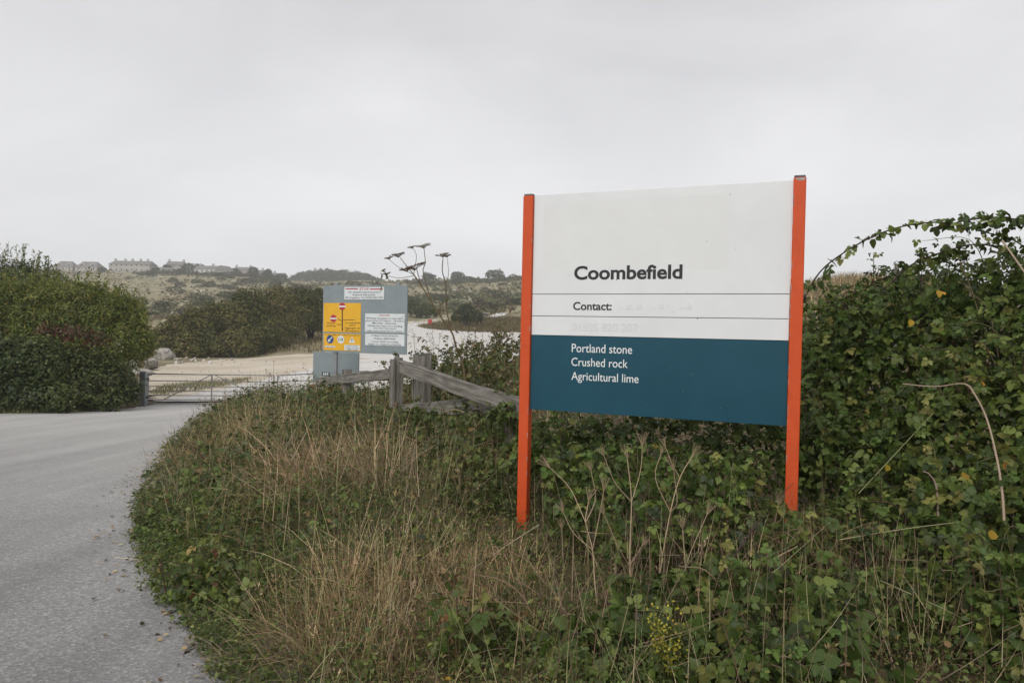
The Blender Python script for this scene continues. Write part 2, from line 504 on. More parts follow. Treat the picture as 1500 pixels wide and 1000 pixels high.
yard += [(1.5, 34), (-3.5, 29), (-7.6, 24.6), (-9, 24.5)]
sheet('quarry_yard', yard, sp_near, .05, m_yard, ragged=.15, seed=5)
track = gp([(225, 590), (300, 577), (370, 562), (420, 550), (470, 538), (530, 515), (566, 486), (604, 473), (650, 473), (640, 482), (690, 486), (768, 488), (772, 508)]) + [(1.0, 33), (-3.5, 28.6), (-7.6, 24.3), (-9, 24.2)]
sheet('quarry_track', track, sp_near, .075, m_pale, ragged=.15, seed=6)
far_track = gp([(712, 467), (720, 462), (735, 459), (744, 459), (738, 463), (728, 466), (722, 469)])
sheet('far_track', far_track, lambda y: 2.0, .12, m_pale, ragged=.1, seed=8)

# ------------------------------------------------------------------ foliage tools
def tri_template(V, F): return np.array(V, float), np.array(F, int)
T_QUAD = tri_template([(0, 0, 0), (.34, .45, .10), (0, 1, 0), (-.34, .45, .10)], [(0, 1, 2), (0, 2, 3)])
T_SLIM = tri_template([(0, 0, 0), (.14, .4, .05), (0, 1, -.08), (-.14, .4, .05)], [(0, 1, 2), (0, 2, 3)])
def ovate(n=5, w=.42, serr=0.0, fold=.12, curl=.12):
    side = []
    for k in range(1, n + 1):
        t = k / (n + 1)
        ww = w * math.sin(PI * t ** .8) ** .8 * (1 + (serr if k % 2 else -serr))
        side.append((ww, t, fold * ww * 2 - curl * t * t))
    V = [(0, 0, 0)] + side + [(0, 1, -curl)] + [(-x, y, z) for x, y, z in reversed(side)]
    m = len(V); V += [(0, .35, -curl * .12), (0, .7, -curl * .49)]
    c1, c2 = m, m + 1
    F = []
    for i in range(m):
        j = (i + 1) % m
        yy = (V[i][1] + V[j][1]) / 2
        F.append((i, j, c1 if yy < .53 else c2))
    # stitch the two centres across the middle
    up = [i for i in range(m)]
    half = n // 2 + 1
    F = []
    for i in range(m):
        j = (i + 1) % m
        a, bb = V[i][1], V[j][1]
        c = c1 if (a + bb) / 2 < .53 else c2
        F.append((i, j, c))
        nxt = (j + 1) % m
        c3 = c1 if (V[j][1] + V[nxt][1]) / 2 < .53 else c2
        if c3 != c: F.append((j, c3, c) if c == c1 else (j, c3, c))
    return tri_template(V, F)
T_OV = ovate(3, .4)
T_OVS = ovate(5, .43, .07, .14, .16)
def trifoliate(r):
    Vs, Fs, n = [], [], 0
    spec = [(0, 1.0, .28), (68, .8, .12), (-68, .8, .12)]
    if r.random() < .35: spec += [(110, .62, .03), (-110, .62, .03)]
    for a, s, off in spec:
        V, F = ovate(5, .40 + r.uniform(-.04, .05), .06, .1 + r.uniform(0, .12), .1 + r.uniform(0, .15))
        a = math.radians(a + r.uniform(-12, 12)); s *= r.uniform(.88, 1.08)
        tilt = r.uniform(-.35, .1)
        P = V * s
        z = P[:, 2] + P[:, 1] * tilt
        y = P[:, 1] + off
        x = P[:, 0]
        X = x * math.cos(a) - y * math.sin(a); Y = x * math.sin(a) + y * math.cos(a)
        Vs.append(np.stack([X, Y, z], 1)); Fs.append(F + n); n += len(V)
    # leaf stalk
    q = np.array([(-.02, -.55, -.12), (.02, -.55, -.12), (.015, .3, .01), (-.015, .3, .01)])
    Vs.append(q); Fs.append(np.array([(0, 1, 2), (0, 2, 3)]) + n)
    return np.vstack(Vs), np.vstack(Fs)
_tr = random.Random(5)
T_TRI = [trifoliate(_tr) for _ in range(6)]

def basis(nrm, rng, droop=0.0):
    n = nrm / (np.linalg.norm(nrm, axis=1)[:, None] + 1e-9)
    t = rng.normal(size=n.shape); t[:, 2] -= droop
    y = t - (t * n).sum(1)[:, None] * n
    y /= np.linalg.norm(y, axis=1)[:, None] + 1e-9
    x = np.cross(y, n)
    return np.stack([x, y, n], -1)       # columns

class Leaves:
    def __init__(self): self.V, self.F, self.C, self.n = [], [], [], 0
    def add(self, T, pos, R, size, col):
        TV, TF = T; N_ = len(pos)
        if N_ == 0: return self
        size = np.broadcast_to(np.asarray(size, float), (N_,))
        V = np.einsum('nij,kj->nki', R, TV) * size[:, None, None] + np.asarray(pos)[:, None]
        F = TF[None] + (np.arange(N_) * len(TV))[:, None, None] + self.n
        self.V.append(V.reshape(-1, 3)); self.F.append(F.reshape(-1, 3))
        self.C.append(np.repeat(col, len(TV), 0)); self.n += N_ * len(TV)
        return self
    def raw(self, V, F, C):
        V = np.asarray(V, float); F = np.asarray(F, int)
        if F.shape[1] == 4: F = np.vstack([F[:, [0, 1, 2]], F[:, [0, 2, 3]]])
        self.V.append(V); self.F.append(F + self.n)
        self.C.append(np.broadcast_to(np.asarray(C, float), (len(V), 3))); self.n += len(V)
        return self
    def tube(self, pts, r, col, n=4):
        V, F = tube_np(pts, r, n)
        return self.raw(V, F, col)
    def mesh(self, name, m, origin=(0, 0, 0)):
        V = np.vstack(self.V) - np.array(tuple(origin)); return mesh_np(name, V, np.vstack(self.F), m, np.vstack(self.C))
    def build(self, name, m, parent=None, origin=(0, 0, 0), kind=None):
        return tag(link(name, self.mesh(name, m, origin), parent), kind=kind)

def palette(cols, w, n, rng, var=.18, clump=None):
    cols = np.array(cols, float)
    if clump is None:
        k = rng.choice(len(cols), n, p=np.array(w) / sum(w))
    else:
        cw = np.cumsum(np.array(w) / sum(w))
        u = np.clip(clump + rng.normal(0, .22, n), 0, .999)
        k = np.searchsorted(cw, u).clip(0, len(cols) - 1)
    return cols[k] * np.exp(rng.normal(0, var, (n, 1))) * np.exp(rng.normal(0, .05, (n, 3)))

def clump_noise(P, s, seed):
    v = sin_noise(P[:, 0] + P[:, 2] * .7, P[:, 1] - P[:, 2] * .9, s, seed)
    return np.clip(.5 + .33 * v, 0, 1)

def blob_points(blobs, n, rng, jitter=.25, rough=.14, freq=5, low=-.5, cull=.72):
    B = np.array(blobs, float)
    area = (B[:, 3] * B[:, 4] + B[:, 3] * B[:, 5] + B[:, 4] * B[:, 5])
    k = rng.choice(len(B), int(n * 1.7), p=area / area.sum())
    d = rng.normal(size=(len(k), 3)); d /= np.linalg.norm(d, axis=1)[:, None]
    ok = d[:, 2] > low
    k, d = k[ok], d[ok]
    lump = sin_noise(d[:, 0] * freq + k * 7.1, d[:, 1] * freq + d[:, 2] * freq * 1.3, 1.0, 21)
    r = (1 + rough * lump) * (1 - np.abs(rng.normal(0, jitter, len(k))))
    r = np.clip(r, .25, 1.5)
    P = B[k, :3] + d * B[k, 3:6] * r[:, None]
    nrm = d / B[k, 3:6]; nrm /= np.linalg.norm(nrm, axis=1)[:, None]
    keep = np.ones(len(k), bool)
    for i in range(len(B)):
        q = (((P - B[i, :3]) / B[i, 3:6]) ** 2).sum(1)
        keep &= (k == i) | (q > cull ** 2)
    P, nrm = P[keep], nrm[keep]
    return P[:n], nrm[:n]

def blades(pos, heading, length, width, lean, curve, col, rng, seg=4):
    """grass blades: arcs that lean and droop along their heading"""
    n = len(pos); t = np.linspace(0, 1, seg + 1)
    hd = np.stack([np.cos(heading), np.sin(heading), np.zeros(n)], 1)
    sd_ = np.stack([-np.sin(heading), np.cos(heading), np.zeros(n)], 1)
    ang = lean[:, None] + curve[:, None] * t[None]                # angle from vertical along the blade
    dx = np.cumsum(np.sin(ang), 1) - np.sin(ang[:, :1]); dz = np.cumsum(np.cos(ang), 1) - np.cos(ang[:, :1])
    s = length[:, None] / seg
    P = pos[:, None] + hd[:, None] * (dx * s)[..., None] + np.array([0, 0, 1.0]) * (dz * s)[..., None]
    w = width[:, None] * (1 - t[None] ** 1.5) * .5
    tw = rng.uniform(-1, 1, n)
    sd2 = sd_ * np.cos(tw)[:, None] + np.array([0, 0, 1.0]) * np.sin(tw)[:, None] * .6
    L = P + sd2[:, None] * w[..., None]; R_ = P - sd2[:, None] * w[..., None]
    V = np.concatenate([L[:, :-1], R_[:, :-1], P[:, -1:]], 1)     # seg + seg + 1
    F = []
    for i in range(seg - 1):
        F += [(i, seg + i, seg + i + 1), (i, seg + i + 1, i + 1)]
    F += [(seg - 1, 2 * seg - 1, 2 * seg)]
    F = np.array(F)
    m = 2 * seg + 1
    FF = F[None] + (np.arange(n) * m)[:, None, None]
    return V.reshape(-1, 3), FF.reshape(-1, 3), np.repeat(col, m, 0)

GREENS = [(.030, .058, .016), (.042, .078, .02), (.065, .105, .028), (.10, .14, .04), (.15, .16, .045)]
STRAW = [(0.4148, 0.305, 0.1586), (0.2928, 0.2013, 0.1037), (0.5368, 0.4148, 0.244), (0.1586, 0.1037, 0.0549)]

# ------------------------------------------------------------------ lettering
_txt = {}
def text_mesh(s, res=2, bold=0.0):
    key = (s, res, bold)
    if key not in _txt:
        cu = bpy.data.curves.new('lettering', 'FONT')
        cu.body = s; cu.size = 1.0; cu.resolution_u = res; cu.offset = bold; cu.fill_mode = 'FRONT'
        ob = bpy.data.objects.new('lettering', cu)
        me = ob.to_mesh()
        V = np.zeros(len(me.vertices) * 3); me.vertices.foreach_get('co', V); V = V.reshape(-1, 3)
        Fs = [tuple(p.vertices) for p in me.polygons]
        ob.to_mesh_clear(); bpy.data.objects.remove(ob); bpy.data.curves.remove(cu)
        _txt[key] = (V, Fs)
    return _txt[key]

class Board:
    """a vertical plane through two ground positions; local x along it, z up, -y towards the viewer"""
    def __init__(self, A, B, z0):
        self.o = Vector((A.x, A.y, z0)); ux = Vector((B.x - A.x, B.y - A.y, 0)); self.W = ux.length; self.ux = ux.normalized()
        self.n = Vector((self.ux.y, -self.ux.x, 0))
        self.M = Matrix.Translation(self.o) @ Matrix((( self.ux.x, -self.n.x, 0, 0), (self.ux.y, -self.n.y, 0, 0), (0, 0, 1, 0), (0, 0, 0, 1)))
    def loc(self, px, py):
        d = at(px, py, 1) - EYE
        t = (self.o - EYE).dot(self.n) / d.dot(self.n)
        q = EYE + d * t - self.o
        return q.dot(self.ux), q.z
    def text(self, parent, s, l, r, base, cap, m, y, bold=0.0, res=2, name='lettering', capchar='C', fat=0.0):
        """fit string s between photo columns l and r, baseline and capital top at column l (rows base, cap)"""
        V, Fs = text_mesh(s, res, bold)
        if not len(V): return None
        Vc, _ = text_mesh(capchar, res, bold)
        x0, z0 = self.loc(l, base); x1, _ = self.loc(r, base); _, z1 = self.loc(l, cap)
        sx = (x1 - x0) / (V[:, 0].max() - V[:, 0].min()); ch = Vc[:, 1].max() - max(0, Vc[:, 1].min())
        sz = (z1 - z0) / ch
        P, FF = [], []
        for c_, (dx_, dz_) in enumerate([(0, 0)] + ([(-fat, 0), (fat, 0), (0, fat * .6), (0, -fat * .6)] if fat else [])):
            FF += [tuple(i + len(P) for i in f) for f in Fs]
            P += [(x0 + dx_ + (v[0] - V[:, 0].min()) * sx, y - .00012 * c_, z0 + dz_ + v[1] * sz) for v in V]
        me = bpy.data.meshes.new(name); me.from_pydata(P, [], FF); me.materials.append(m)
        return link(name, me, parent)
    def rect(self, l, t_, r, b, y0, y1, m, name, parent, bev=0.0):
        x0, z1 = self.loc(l, t_); x1, z0 = self.loc(r, b)
        return MB().box(x0, x1, y0, y1, z0, z1, bev=bev).build(name, m, parent)
    def disc(self, cx, cy, rx, y0, y1, m, name, parent, n=28):
        x, z = self.loc(cx, cy); x1, _ = self.loc(cx + rx, cy); r = x1 - x
        return MB().prism([(x + r * math.cos(k * 2 * PI / n), z + r * math.sin(k * 2 * PI / n)) for k in range(n)], y0, y1).build(name, m, parent)
    def bar(self, a, b, w, y0, y1, m, name, parent):
        xa, za = self.loc(*a); xb, zb = self.loc(*b)
        v = Vector((xb - xa, zb - za)); n_ = Vector((-v.y, v.x)).normalized() * w / 2
        return MB().prism([(xa + n_.x, za + n_.y), (xa - n_.x, za - n_.y), (xb - n_.x, zb - n_.y), (xb + n_.x, zb + n_.y)], y0, y1).build(name, m, parent)

m_white = noisy('sign_white', [(.35, (.705, .72, .72)), (.6, (.75, .762, .76)), (.75, (.73, .735, .72))], scale=2.2, rough=.38, detail=5, spec=.45, second=(90, .012))
m_cover = noisy('sign_cover_white', [(.35, (.712, .72, .712)), (.7, (.742, .75, .742))], scale=6, rough=.5, spec=.4)
m_teal = noisy('sign_teal', [(.35, (.008, .060, .092)), (.65, (.011, .074, .110))], scale=1.6, rough=.42, detail=4, spec=.3, second=(120, .05))
m_orange = noisy('sign_orange', [(.3, (.54, .070, .015)), (.6, (.61, .084, .019)), (.75, (.47, .058, .014))], scale=5, rough=.5, detail=6, spec=.3, second=(60, .05), bump=.05)
m_cap = noisy('weathered_cap', [(.4, (.10, .10, .105)), (.6, (.17, .17, .17))], scale=30, rough=.6)
m_dark = mat('dark_back', (.03, .032, .035), .6)
m_black = mat('sign_black', (.02, .021, .022), .5)
m_text_w = mat('lettering_white', (.78, .79, .78), .45)
m_ghost = mat('lettering_ghost', (.675, .685, .675), .45)
m_chip = noisy('bare_metal_chip', [(.4, (.38, .36, .35)), (.6, (.24, .22, .21))], scale=40, rough=.5)

# ---- the big site sign
A = at(778.5, 485.6, 4.82); Bp = at(1155.5, 493.6, 4.19)
gz = min(G(A.x, A.y), G(Bp.x, Bp.y))
BS = Board(A, Bp, gz)
W = BS.W
sign = thing('site_sign', 'large white and teal sign board for Coombefield held between two tall orange posts', 'sign', BS.M)
ZT, ZB = 2.578 - gz, 1.072 - gz
H = ZT - ZB
cuts = [0, .461, .5625, .652, 1.0]
PY = 0.0                                    # front face of the panels
for i in range(4):
    z1 = ZT - cuts[i] * H - (.002 if i else 0); z0 = ZT - cuts[i + 1] * H + (.002 if i < 3 else 0)
    o = MB().box(.001, W - .001, PY, PY + .012, z0, z1, bev=.0012).build('sign_panel', m_teal if i == 3 else m_white, sign)
    o['label'] = ['tall white upper panel', 'narrow white contact panel', 'narrow white lower strip', 'teal bottom panel'][i]
MB().box(.01, W - .01, PY + .0125, PY + .03, ZB + .01, ZT - .01).build('backing_board', m_dark, sign)
PW = .073
for s, top in ((0, ZT - .004), (1, ZT + .012)):
    x0 = -PW - .002 if s == 0 else W + .002
    p = MB().box(x0, x0 + PW, -.022, .052, -.35, top, bev=.004).build('post', m_orange, sign)
    c = MB().box(x0 + .004, x0 + PW - .004, -.018, .048, top + .0005, top + .014, bev=.003).build('post_cap', m_cap, p)
    # chipped paint along the inner edge and the top
    rr_ = random.Random(s + 3)
    ch = MB()
    ex = x0 + PW if s == 0 else x0
    for k in range(26 if s else 9):
        z = rr_.uniform(ZB - .3, ZT) if s else rr_.uniform(ZB - .5, ZT)
        l = rr_.uniform(.006, .05); w_ = rr_.uniform(.0015, .004)
        xa, xb = (ex - w_ - .002, ex - .002) if s == 0 else (ex + .002, ex + .002 + w_)
        ch.box(xa, xb, -.0226, -.0215, z, z + l)
    if s: ch.prism([(x0 + .012, top - .004), (x0 + .075, top - .004), (x0 + .06, top - .018), (x0 + .035, top - .022), (x0 + .02, top - .014)], -.0226, -.0215)
    tag(ch.build('paint_chip', m_chip, p), kind='stuff')
x0, z1 = BS.loc(797, 298); x1, z0 = BS.loc(1068, 384)
z1 = ZT - .06; z0 = ZT - .77 * .461 * H
MB().box(x0, x1, PY - .0004, PY + .004, z0, z1).build('cover_sheet', m_cover, sign)
YT = PY - .0016
BS.text(sign, 'Coombefield', 841, 999.5, 409, 389.6, m_black, YT, bold=.027, res=6)
BS.text(sign, 'Contact:', 839.5, 896, 453.6, 442, m_black, YT, bold=.020, res=4)
BS.text(sign, 'Portland stone', 837.5, 926, 515.3, 503.2, m_text_w, YT, bold=.002, res=4, capchar='P')
BS.text(sign, 'Crushed rock', 837, 919.5, 535.4, 523.4, m_text_w, YT, bold=.002, res=4)
BS.text(sign, 'Agricultural lime', 837, 935.5, 556, 544.2, m_text_w, YT, bold=.002, res=4, capchar='A')
BS.text(sign, '01305 820 207', 838, 934, 484, 472.5, m_ghost, YT, res=3, name='faded_lettering', capchar='0')['kind'] = 'stuff'
gh = MB(); rr_ = random.Random(9)
for px_ in (909, 917, 921, 933, 937, 957, 965, 969, 978, 996, 1003, 1007, 1010):
    xa, za = BS.loc(px_, 453); gh.box(xa, xa + rr_.uniform(.004, .016), YT, YT + .001, za + rr_.uniform(0, .01), za + rr_.uniform(.014, .045))
gh.build('faded_lettering', mat('lettering_trace', (.69, .70, .69), .45), sign)['kind'] = 'stuff'
# fly specks and scratches
sk = MB()
for k in range(26):
    xa, za = rr_.uniform(.05, W - .05), rr_.uniform(ZB + .05, ZT - .03); r_ = rr_.uniform(.0012, .0035)
    sk.prism([(xa + r_ * math.cos(j * PI / 3) * rr_.uniform(.6, 1.4), za + r_ * math.sin(j * PI / 3) * rr_.uniform(.6, 1.6)) for j in range(6)], YT + .0003, YT + .001)
tag(sk.build('dirt_speck', mat('dirt', (.22, .2, .17), .8), sign), kind='stuff')

# ---- the grey notice board with the yellow plan
m_grey = noisy('board_grey', [(.35, (.215, .255, .265)), (.65, (.25, .29, .30))], scale=2.5, rough=.5, detail=6, second=(25, .06))
m_yellow = noisy('notice_yellow', [(.35, (.72, .39, .025)), (.65, (.78, .44, .035))], scale=3, rough=.5)
m_nwhite = noisy('notice_white', [(.35, (.62, .66, .66)), (.65, (.70, .73, .73))], scale=4, rough=.5)
m_red = mat('notice_red', (.42, .03, .04), .5)
m_ink = mat('notice_ink', (.045, .05, .055), .6)
m_brown = mat('notice_dark_brown', (.05, .02, .015), .6)
m_blue = mat('notice_blue', (.02, .07, .20), .5)
m_galv = noisy('galvanised_steel', [(.35, (.22, .235, .24)), (.65, (.32, .335, .34))], scale=12, rough=.5, metal=.4, second=(50, .1))
A = at(472.5, 479.2, 15.5); Bp = at(595.8, 481.8, 14.75)
gz = min(G(A.x, A.y), G(Bp.x, Bp.y))
BB = Board(A, Bp, gz)
nb = thing('notice_board', 'large grey board with a yellow route plan and three white notices', 'notice board', BB.M)
zt, zb = 1.62 + .945 - gz, 1.62 - .555 - gz
MB().box(0, BB.W, 0, .03, zb, zt, bev=.004).build('board', m_grey, nb)
for px_ in (490, 580):
    x_, _ = BB.loc(px_, 480)
    MB().box(x_ - .045, x_ + .045, .032, .10, -.3, zt + .07, bev=.006).build('post', m_galv, nb)
yp = BB.rect(474.6, 443.6, 528.3, 487, -.006, -.001, m_yellow, 'route_plan', nb)
yl = BB.rect(474.6, 488, 528.3, 514.3, -.006, -.001, m_yellow, 'safety_notice', nb)
ws = BB.rect(504.8, 420.6, 562.5, 438.6, -.006, -.001, m_nwhite, 'stop_notice', nb)
wd = BB.rect(535.2, 459, 592.5, 487.2, -.006, -.001, m_nwhite, 'danger_notice', nb)
wf = BB.rect(535.2, 488.6, 592.5, 507, -.006, -.001, m_nwhite, 'footpath_notice', nb)
def btext(par, s, l, r, base, h, m=m_ink, cap='C', bold=.012):
    return tag(BB.text(par, s, l, r, base, base - h, m, -.0068, bold=bold, res=1, capchar=cap), kind='stuff')
def no_entry(cx, cy, par):
    BB.disc(cx, cy, 4.7, -.0075, -.0065, m_red, 'no_entry_disc', par)
    BB.rect(cx - 5.0, cy - 1.2, cx + 5.0, cy + 1.2, -.0085, -.0077, m_nwhite, 'no_entry_bar', par)
no_entry(501.6, 448.8, yp); no_entry(488.7, 466.4, yp)
for a, b_, w_ in (((501.7, 454), (501.7, 484.6), .027), ((503, 468.2), (519.8, 468.6), .012), ((495, 466.8), (501.3, 470.2), .014), ((493.6, 475.2), (501, 475.2), .013)):
    BB.bar(a, b_, w_, -.0078 - .0004 * (w_ > .02), -.0066, m_brown, 'route_line', yp)
btext(yp, 'Visitors', 478.8, 491.6, 474.2, 2.6, m_brown, 'V'); btext(yp, 'parking', 478.8, 491.8, 478, 2.6, m_brown, 'k')
for s, l, r, y_ in (('Coombefield', 505.4, 527.6, 473.8), ('yards', 511.8, 521, 477.2), ('Aggregate &', 505.4, 527.2, 481.4), ('Blockplants', 506.2, 526.6, 485.4)):
    btext(yp, s, l, r, y_, 2.7, m_brown, 'B')
btext(yl, 'AT ALL TIMES THIS SITE IS DANGEROUS', 476.4, 526.8, 490.8, 1.7, m_brown, 'A')
BB.disc(483.8, 496.9, 5.2, -.0078, -.0066, m_blue, 'keep_left_disc', yl)
BB.bar((487, 493.6), (482.2, 498.4), .022, -.0090, -.008, m_nwhite, 'keep_left_arrow', yl)
xa, za = BB.loc(481, 496.2); xb, zb_ = BB.loc(484.8, 500); xc, zc = BB.loc(480.6, 500.4)
MB().prism([(xa, za), (xb, zb_), (xc, zc)], -.0094, -.0092).build('keep_left_arrow', m_nwhite, yl)
BB.disc(499.5, 497.2, 5.0, -.0078, -.0066, m_nwhite, 'speed_disc', yl)
tag(BB.text(yl, '10', 496.2, 502.8, 499.2, 494.9, m_black, -.0084, bold=.012, res=2, capchar='1'), kind='stuff')
tx = [BB.loc(515.8, 493), BB.loc(520.4, 502), BB.loc(511.2, 502)]
MB().prism(tx, -.0078, -.0066).build('warning_triangle', m_nwhite, yl)
BB.text(yl, '!', 515, 516.5, 500.8, 495.6, m_black, -.0084, bold=.01, res=2, capchar='!')
s1 = BB.rect(476.4, 506, 490.8, 509.2, -.0078, -.0066, m_nwhite, 'caption_plate', yl)
s2 = BB.rect(504.8, 504.8, 527, 513.4, -.0078, -.0066, m_nwhite, 'caption_plate', yl)
for s, l, r, y_ in (('KEEP LEFT', 477.6, 489.8, 508.5), ('DRIVE WITH', 507.6, 524, 507.2), ('CARE AT ALL', 505.8, 526, 509.9), ('TIMES HERE', 507.6, 524.6, 512.6)):
    tag(BB.text(yl, s, l, r, y_, y_ - 1.6, m_ink, -.0084, bold=.01, res=1), kind='stuff')
BB.rect(506.2, 422.2, 524.8, 423.8, -.0078, -.0066, m_red, 'red_bar', ws); BB.rect(542, 422.6, 561, 424.2, -.0078, -.0066, m_red, 'red_bar', ws)
btext(ws, 'STOP', 526.8, 540.6, 424.8, 3.2, m_red, 'S', .03)
for s, l, r, y_ in (('No unauthorised persons', 510.5, 556.5, 429), ('beyond this point', 517.2, 549.6, 432.8), ('All enquiries: Tel 01305 820 207', 506, 561, 436.8)):
    btext(ws, s, l, r, y_, 2.5, m_ink, 'N', .02)
btext(wd, 'DANGER', 555.6, 571.6, 462.7, 2.3, m_red, 'D')
for s, l, r, y_ in (('Blasting operations may take', 537, 590.6, 466.9), ('place from 07.00hrs - 18.00hrs', 536, 592, 470.6), ('Monday - Saturday', 546, 580.8, 474.2),
                    ('Whilst the siren is sounding', 538.2, 589.6, 478), ('DO NOT proceed', 548, 579, 481.6), ('take instruction from sentry', 538, 589.6, 485.3)):
    btext(wd, s, l, r, y_, 2.5, m_ink, 'M')
for s, l, r, y_ in (('PUBLIC FOOTPATH', 544.6, 582.8, 492.6), ('Walkers BEWARE', 547.4, 579.6, 496.7), ('heavy plant crossing', 544.6, 582.8, 500.8), ('KEEP TO THE FOOTPATH', 540, 587.6, 505)):
    btext(wf, s, l, r, y_, 2.5, m_ink, 'M')

# ---- the low grey panel behind it
A = at(459.5, 478.9, 17.2); Bp = at(526.5, 480.3, 16.9)
gz = min(G(A.x, A.y), G(Bp.x, Bp.y))
BL = Board(A, Bp, gz)
lp = thing('grey_panel', 'plain grey metal panel standing low under the notice board', 'sign panel', BL.M)
_, zt = BL.loc(490, 516); _, zb = BL.loc(490, 561)
MB().box(0, BL.W, 0, .035, zb, zt, bev=.004).build('panel', m_grey, lp)
for x_ in (.18, BL.W - .18): MB().box(x_ - .03, x_ + .03, .037, .09, -.3, zt - .02).build('post', m_galv, lp)
BL.rect(471.5, 544.6, 483, 550.5, -.004, -.001, m_dark, 'label_plate', lp)
for k, px_ in enumerate((473.4, 476.2, 479.2)):
    BL.rect(px_, 545.8, px_ + 1.8, 549.2, -.006, -.0045, m_nwhite, 'label_mark', lp)

# ------------------------------------------------------------------ weathered timber fence
m_wood = noisy('weathered_timber', [(.25, (.07, .062, .05)), (.45, (.17, .158, .135)), (.62, (.27, .255, .225)), (.8, (.11, .10, .08))], scale=3.0, rough=.9, detail=8,
               stretch=(.7, 9, 9), spec=.15, bump=.5, second=(7, .2))
m_wood_v = noisy('weathered_post_timber', [(.25, (.085, .08, .062)), (.5, (.185, .175, .145)), (.8, (.26, .245, .215))], scale=3.0, rough=.9, detail=8,
                 stretch=(9, 9, .7), spec=.15, bump=.5, second=(7, .2))
corner = at(583, 560, 9.2)
fence = thing('timber_fence', 'weathered grey timber rail fence with a corner post beside the notice board', 'fence', Vector((corner.x, corner.y, G(corner.x, corner.y))))
FO = Vector(PM[fence].translation)
def rough_box(lx, ly, lz, seed, nx=9):
    """a sawn timber with worn, uneven edges; runs along x"""
    r = random.Random(seed); m_ = MB(); rows = []
    for i in range(nx + 1):
        x = (i / nx - .5) * lx
        w = []
        for (sy, sz) in ((-1, -1), (1, -1), (1, 1), (-1, 1)):
            for k in range(2):
                a = .86 if k == (0 if sy * sz > 0 else 1) else 1.0
                b_ = 1.0 if a < 1 else .86
                w.append((x + r.uniform(-.01, .01) * (0 < i < nx), sy * ly / 2 * a + r.uniform(-.004, .004), sz * lz / 2 * b_ + r.uniform(-.006, .006)))
        rows.append(w)
    V = [p for w in rows for p in w]; n = 8; F = [tuple(range(n)), tuple(range(nx * n, nx * n + n))]
    for i in range(nx):
        for j in range(n): F.append((i * n + j, i * n + (j + 1) % n, (i + 1) * n + (j + 1) % n, (i + 1) * n + j))
    m_.add(V, F); return m_
def rail(a, b, thick, height, seed, name='rail'):
    d = b - a; x = d.normalized(); y = Vector((0, 0, 1)).cross(x).normalized(); z = x.cross(y)
    M = Matrix.Translation((a + b) / 2 - FO) @ Matrix((x, y, z)).transposed().to_4x4()
    return rough_box(d.length, thick, height, seed).build(name, m_wood, fence, M)
def upright(x, y, zt, w, d, yaw, seed, name='post'):
    zb = G(x, y) - .3
    M = Matrix.Translation(Vector((x, y, (zt + zb) / 2)) - FO) @ Matrix.Rotation(yaw, 4, 'Z') @ Matrix.Rotation(-PI / 2, 4, 'Y')
    o = rough_box(zt - zb, d, w, seed).build(name, m_wood, fence, M)
    return o
R1a, R1b = at(588, 537, 9.05), at(775, 603, 6.0)
rail(R1a, R1b, .07, .168, 1)
rail(at(592, 602, 8.95), at(745, 590, 6.9), .06, .17, 2)
rail(at(464, 559, 14.2), at(580, 547, 9.5), .07, .155, 3)
upright(corner.x - .02, corner.y + .13, at(585, 524, 9.3).z, .12, .12, .25, 4)
upright(at(575, 560, 9.25).x, at(575, 560, 9.25).y, at(575, 526, 9.25).z, .07, .09, .1, 8)
p2 = at(614, 560, 9.3); upright(p2.x, p2.y, at(614, 519, 9.3).z, .18, .16, .1, 5)
p3 = at(625, 560, 9.9); upright(p3.x, p3.y, at(625, 517, 9.9).z, .14, .14, .1, 9)
p4 = at(508, 560, 12.2); upright(p4.x, p4.y, at(508, 541, 12.2).z, .16, .14, .2, 6)
p5 = at(752, 600, 6.5); upright(p5.x, p5.y, at(752, 580, 6.5).z, .16, .14, .2, 7)

# ------------------------------------------------------------------ steel gates
m_gate = noisy('dull_gate_steel', [(.35, (.19, .19, .185)), (.65, (.27, .27, .26))], scale=8, rough=.6, second=(40, .15))
def gate(name, label, L, R, zl, zr, hh, rails, uprights, braces, group):
    """tubular steel field gate from L to R (ground points)"""
    base = L.copy(); g = thing(name, label, 'gate', base, group)
    ax = (R - L); 
    P = lambda s, h: L + ax * s + Vector((0, 0, .06 + h * hh)) - base
    for h in rails:
        MB().tube([P(0, h), P(1, h)], .022 if h in (0, 1) else .017, 6).build('bar', m_gate, g, smooth=True)
    for s in uprights:
        MB().tube([P(s, 0), P(s, 1)], .022, 6).build('upright', m_gate, g, smooth=True)
    for (s0, h0, s1, h1) in braces:
        MB().tube([P(s0, h0) + Vector((0, -.03, 0)), P(s1, h1) + Vector((0, -.03, 0))], .018, 6).build('brace', m_gate, g, smooth=True)
    return g
RL = [0, .13, .28, .43, .58, .77, 1]
def gpt(px, d):
    p = at(px, 560, d); return Vector((p.x, p.y, G(p.x, p.y)))
gL, gM, gR = gpt(217, 22.6), gpt(401, 23.2), gpt(540, 25.0)
gate('field_gate', 'long galvanised steel field gate hung on the grey post by the left bushes', gL, gM, 0, 0, .98, RL, [0.0, .50, 1.0],
     [(.5, 1, .12, .12), (.52, 1, .97, .1)], 'steel gates across the quarry entrance')
gate('field_gate', 'right leaf of the steel gates, partly behind the grey panel', gM + Vector((.12, .03, 0)), gR, 0, 0, .98, RL, [0.0, .5, 1.0],
     [(.5, 1, .05, .1), (.52, 1, .97, .1)], 'steel gates across the quarry entrance')
gp0 = gpt(210.5, 22.4)
post = thing('gate_post', 'stout grey steel gate post at the bushes end of the gate', 'gate post', gp0)
MB().box(-.10, .10, -.09, .09, -.3, 1.12, bev=.012).build('post', m_galv, post)
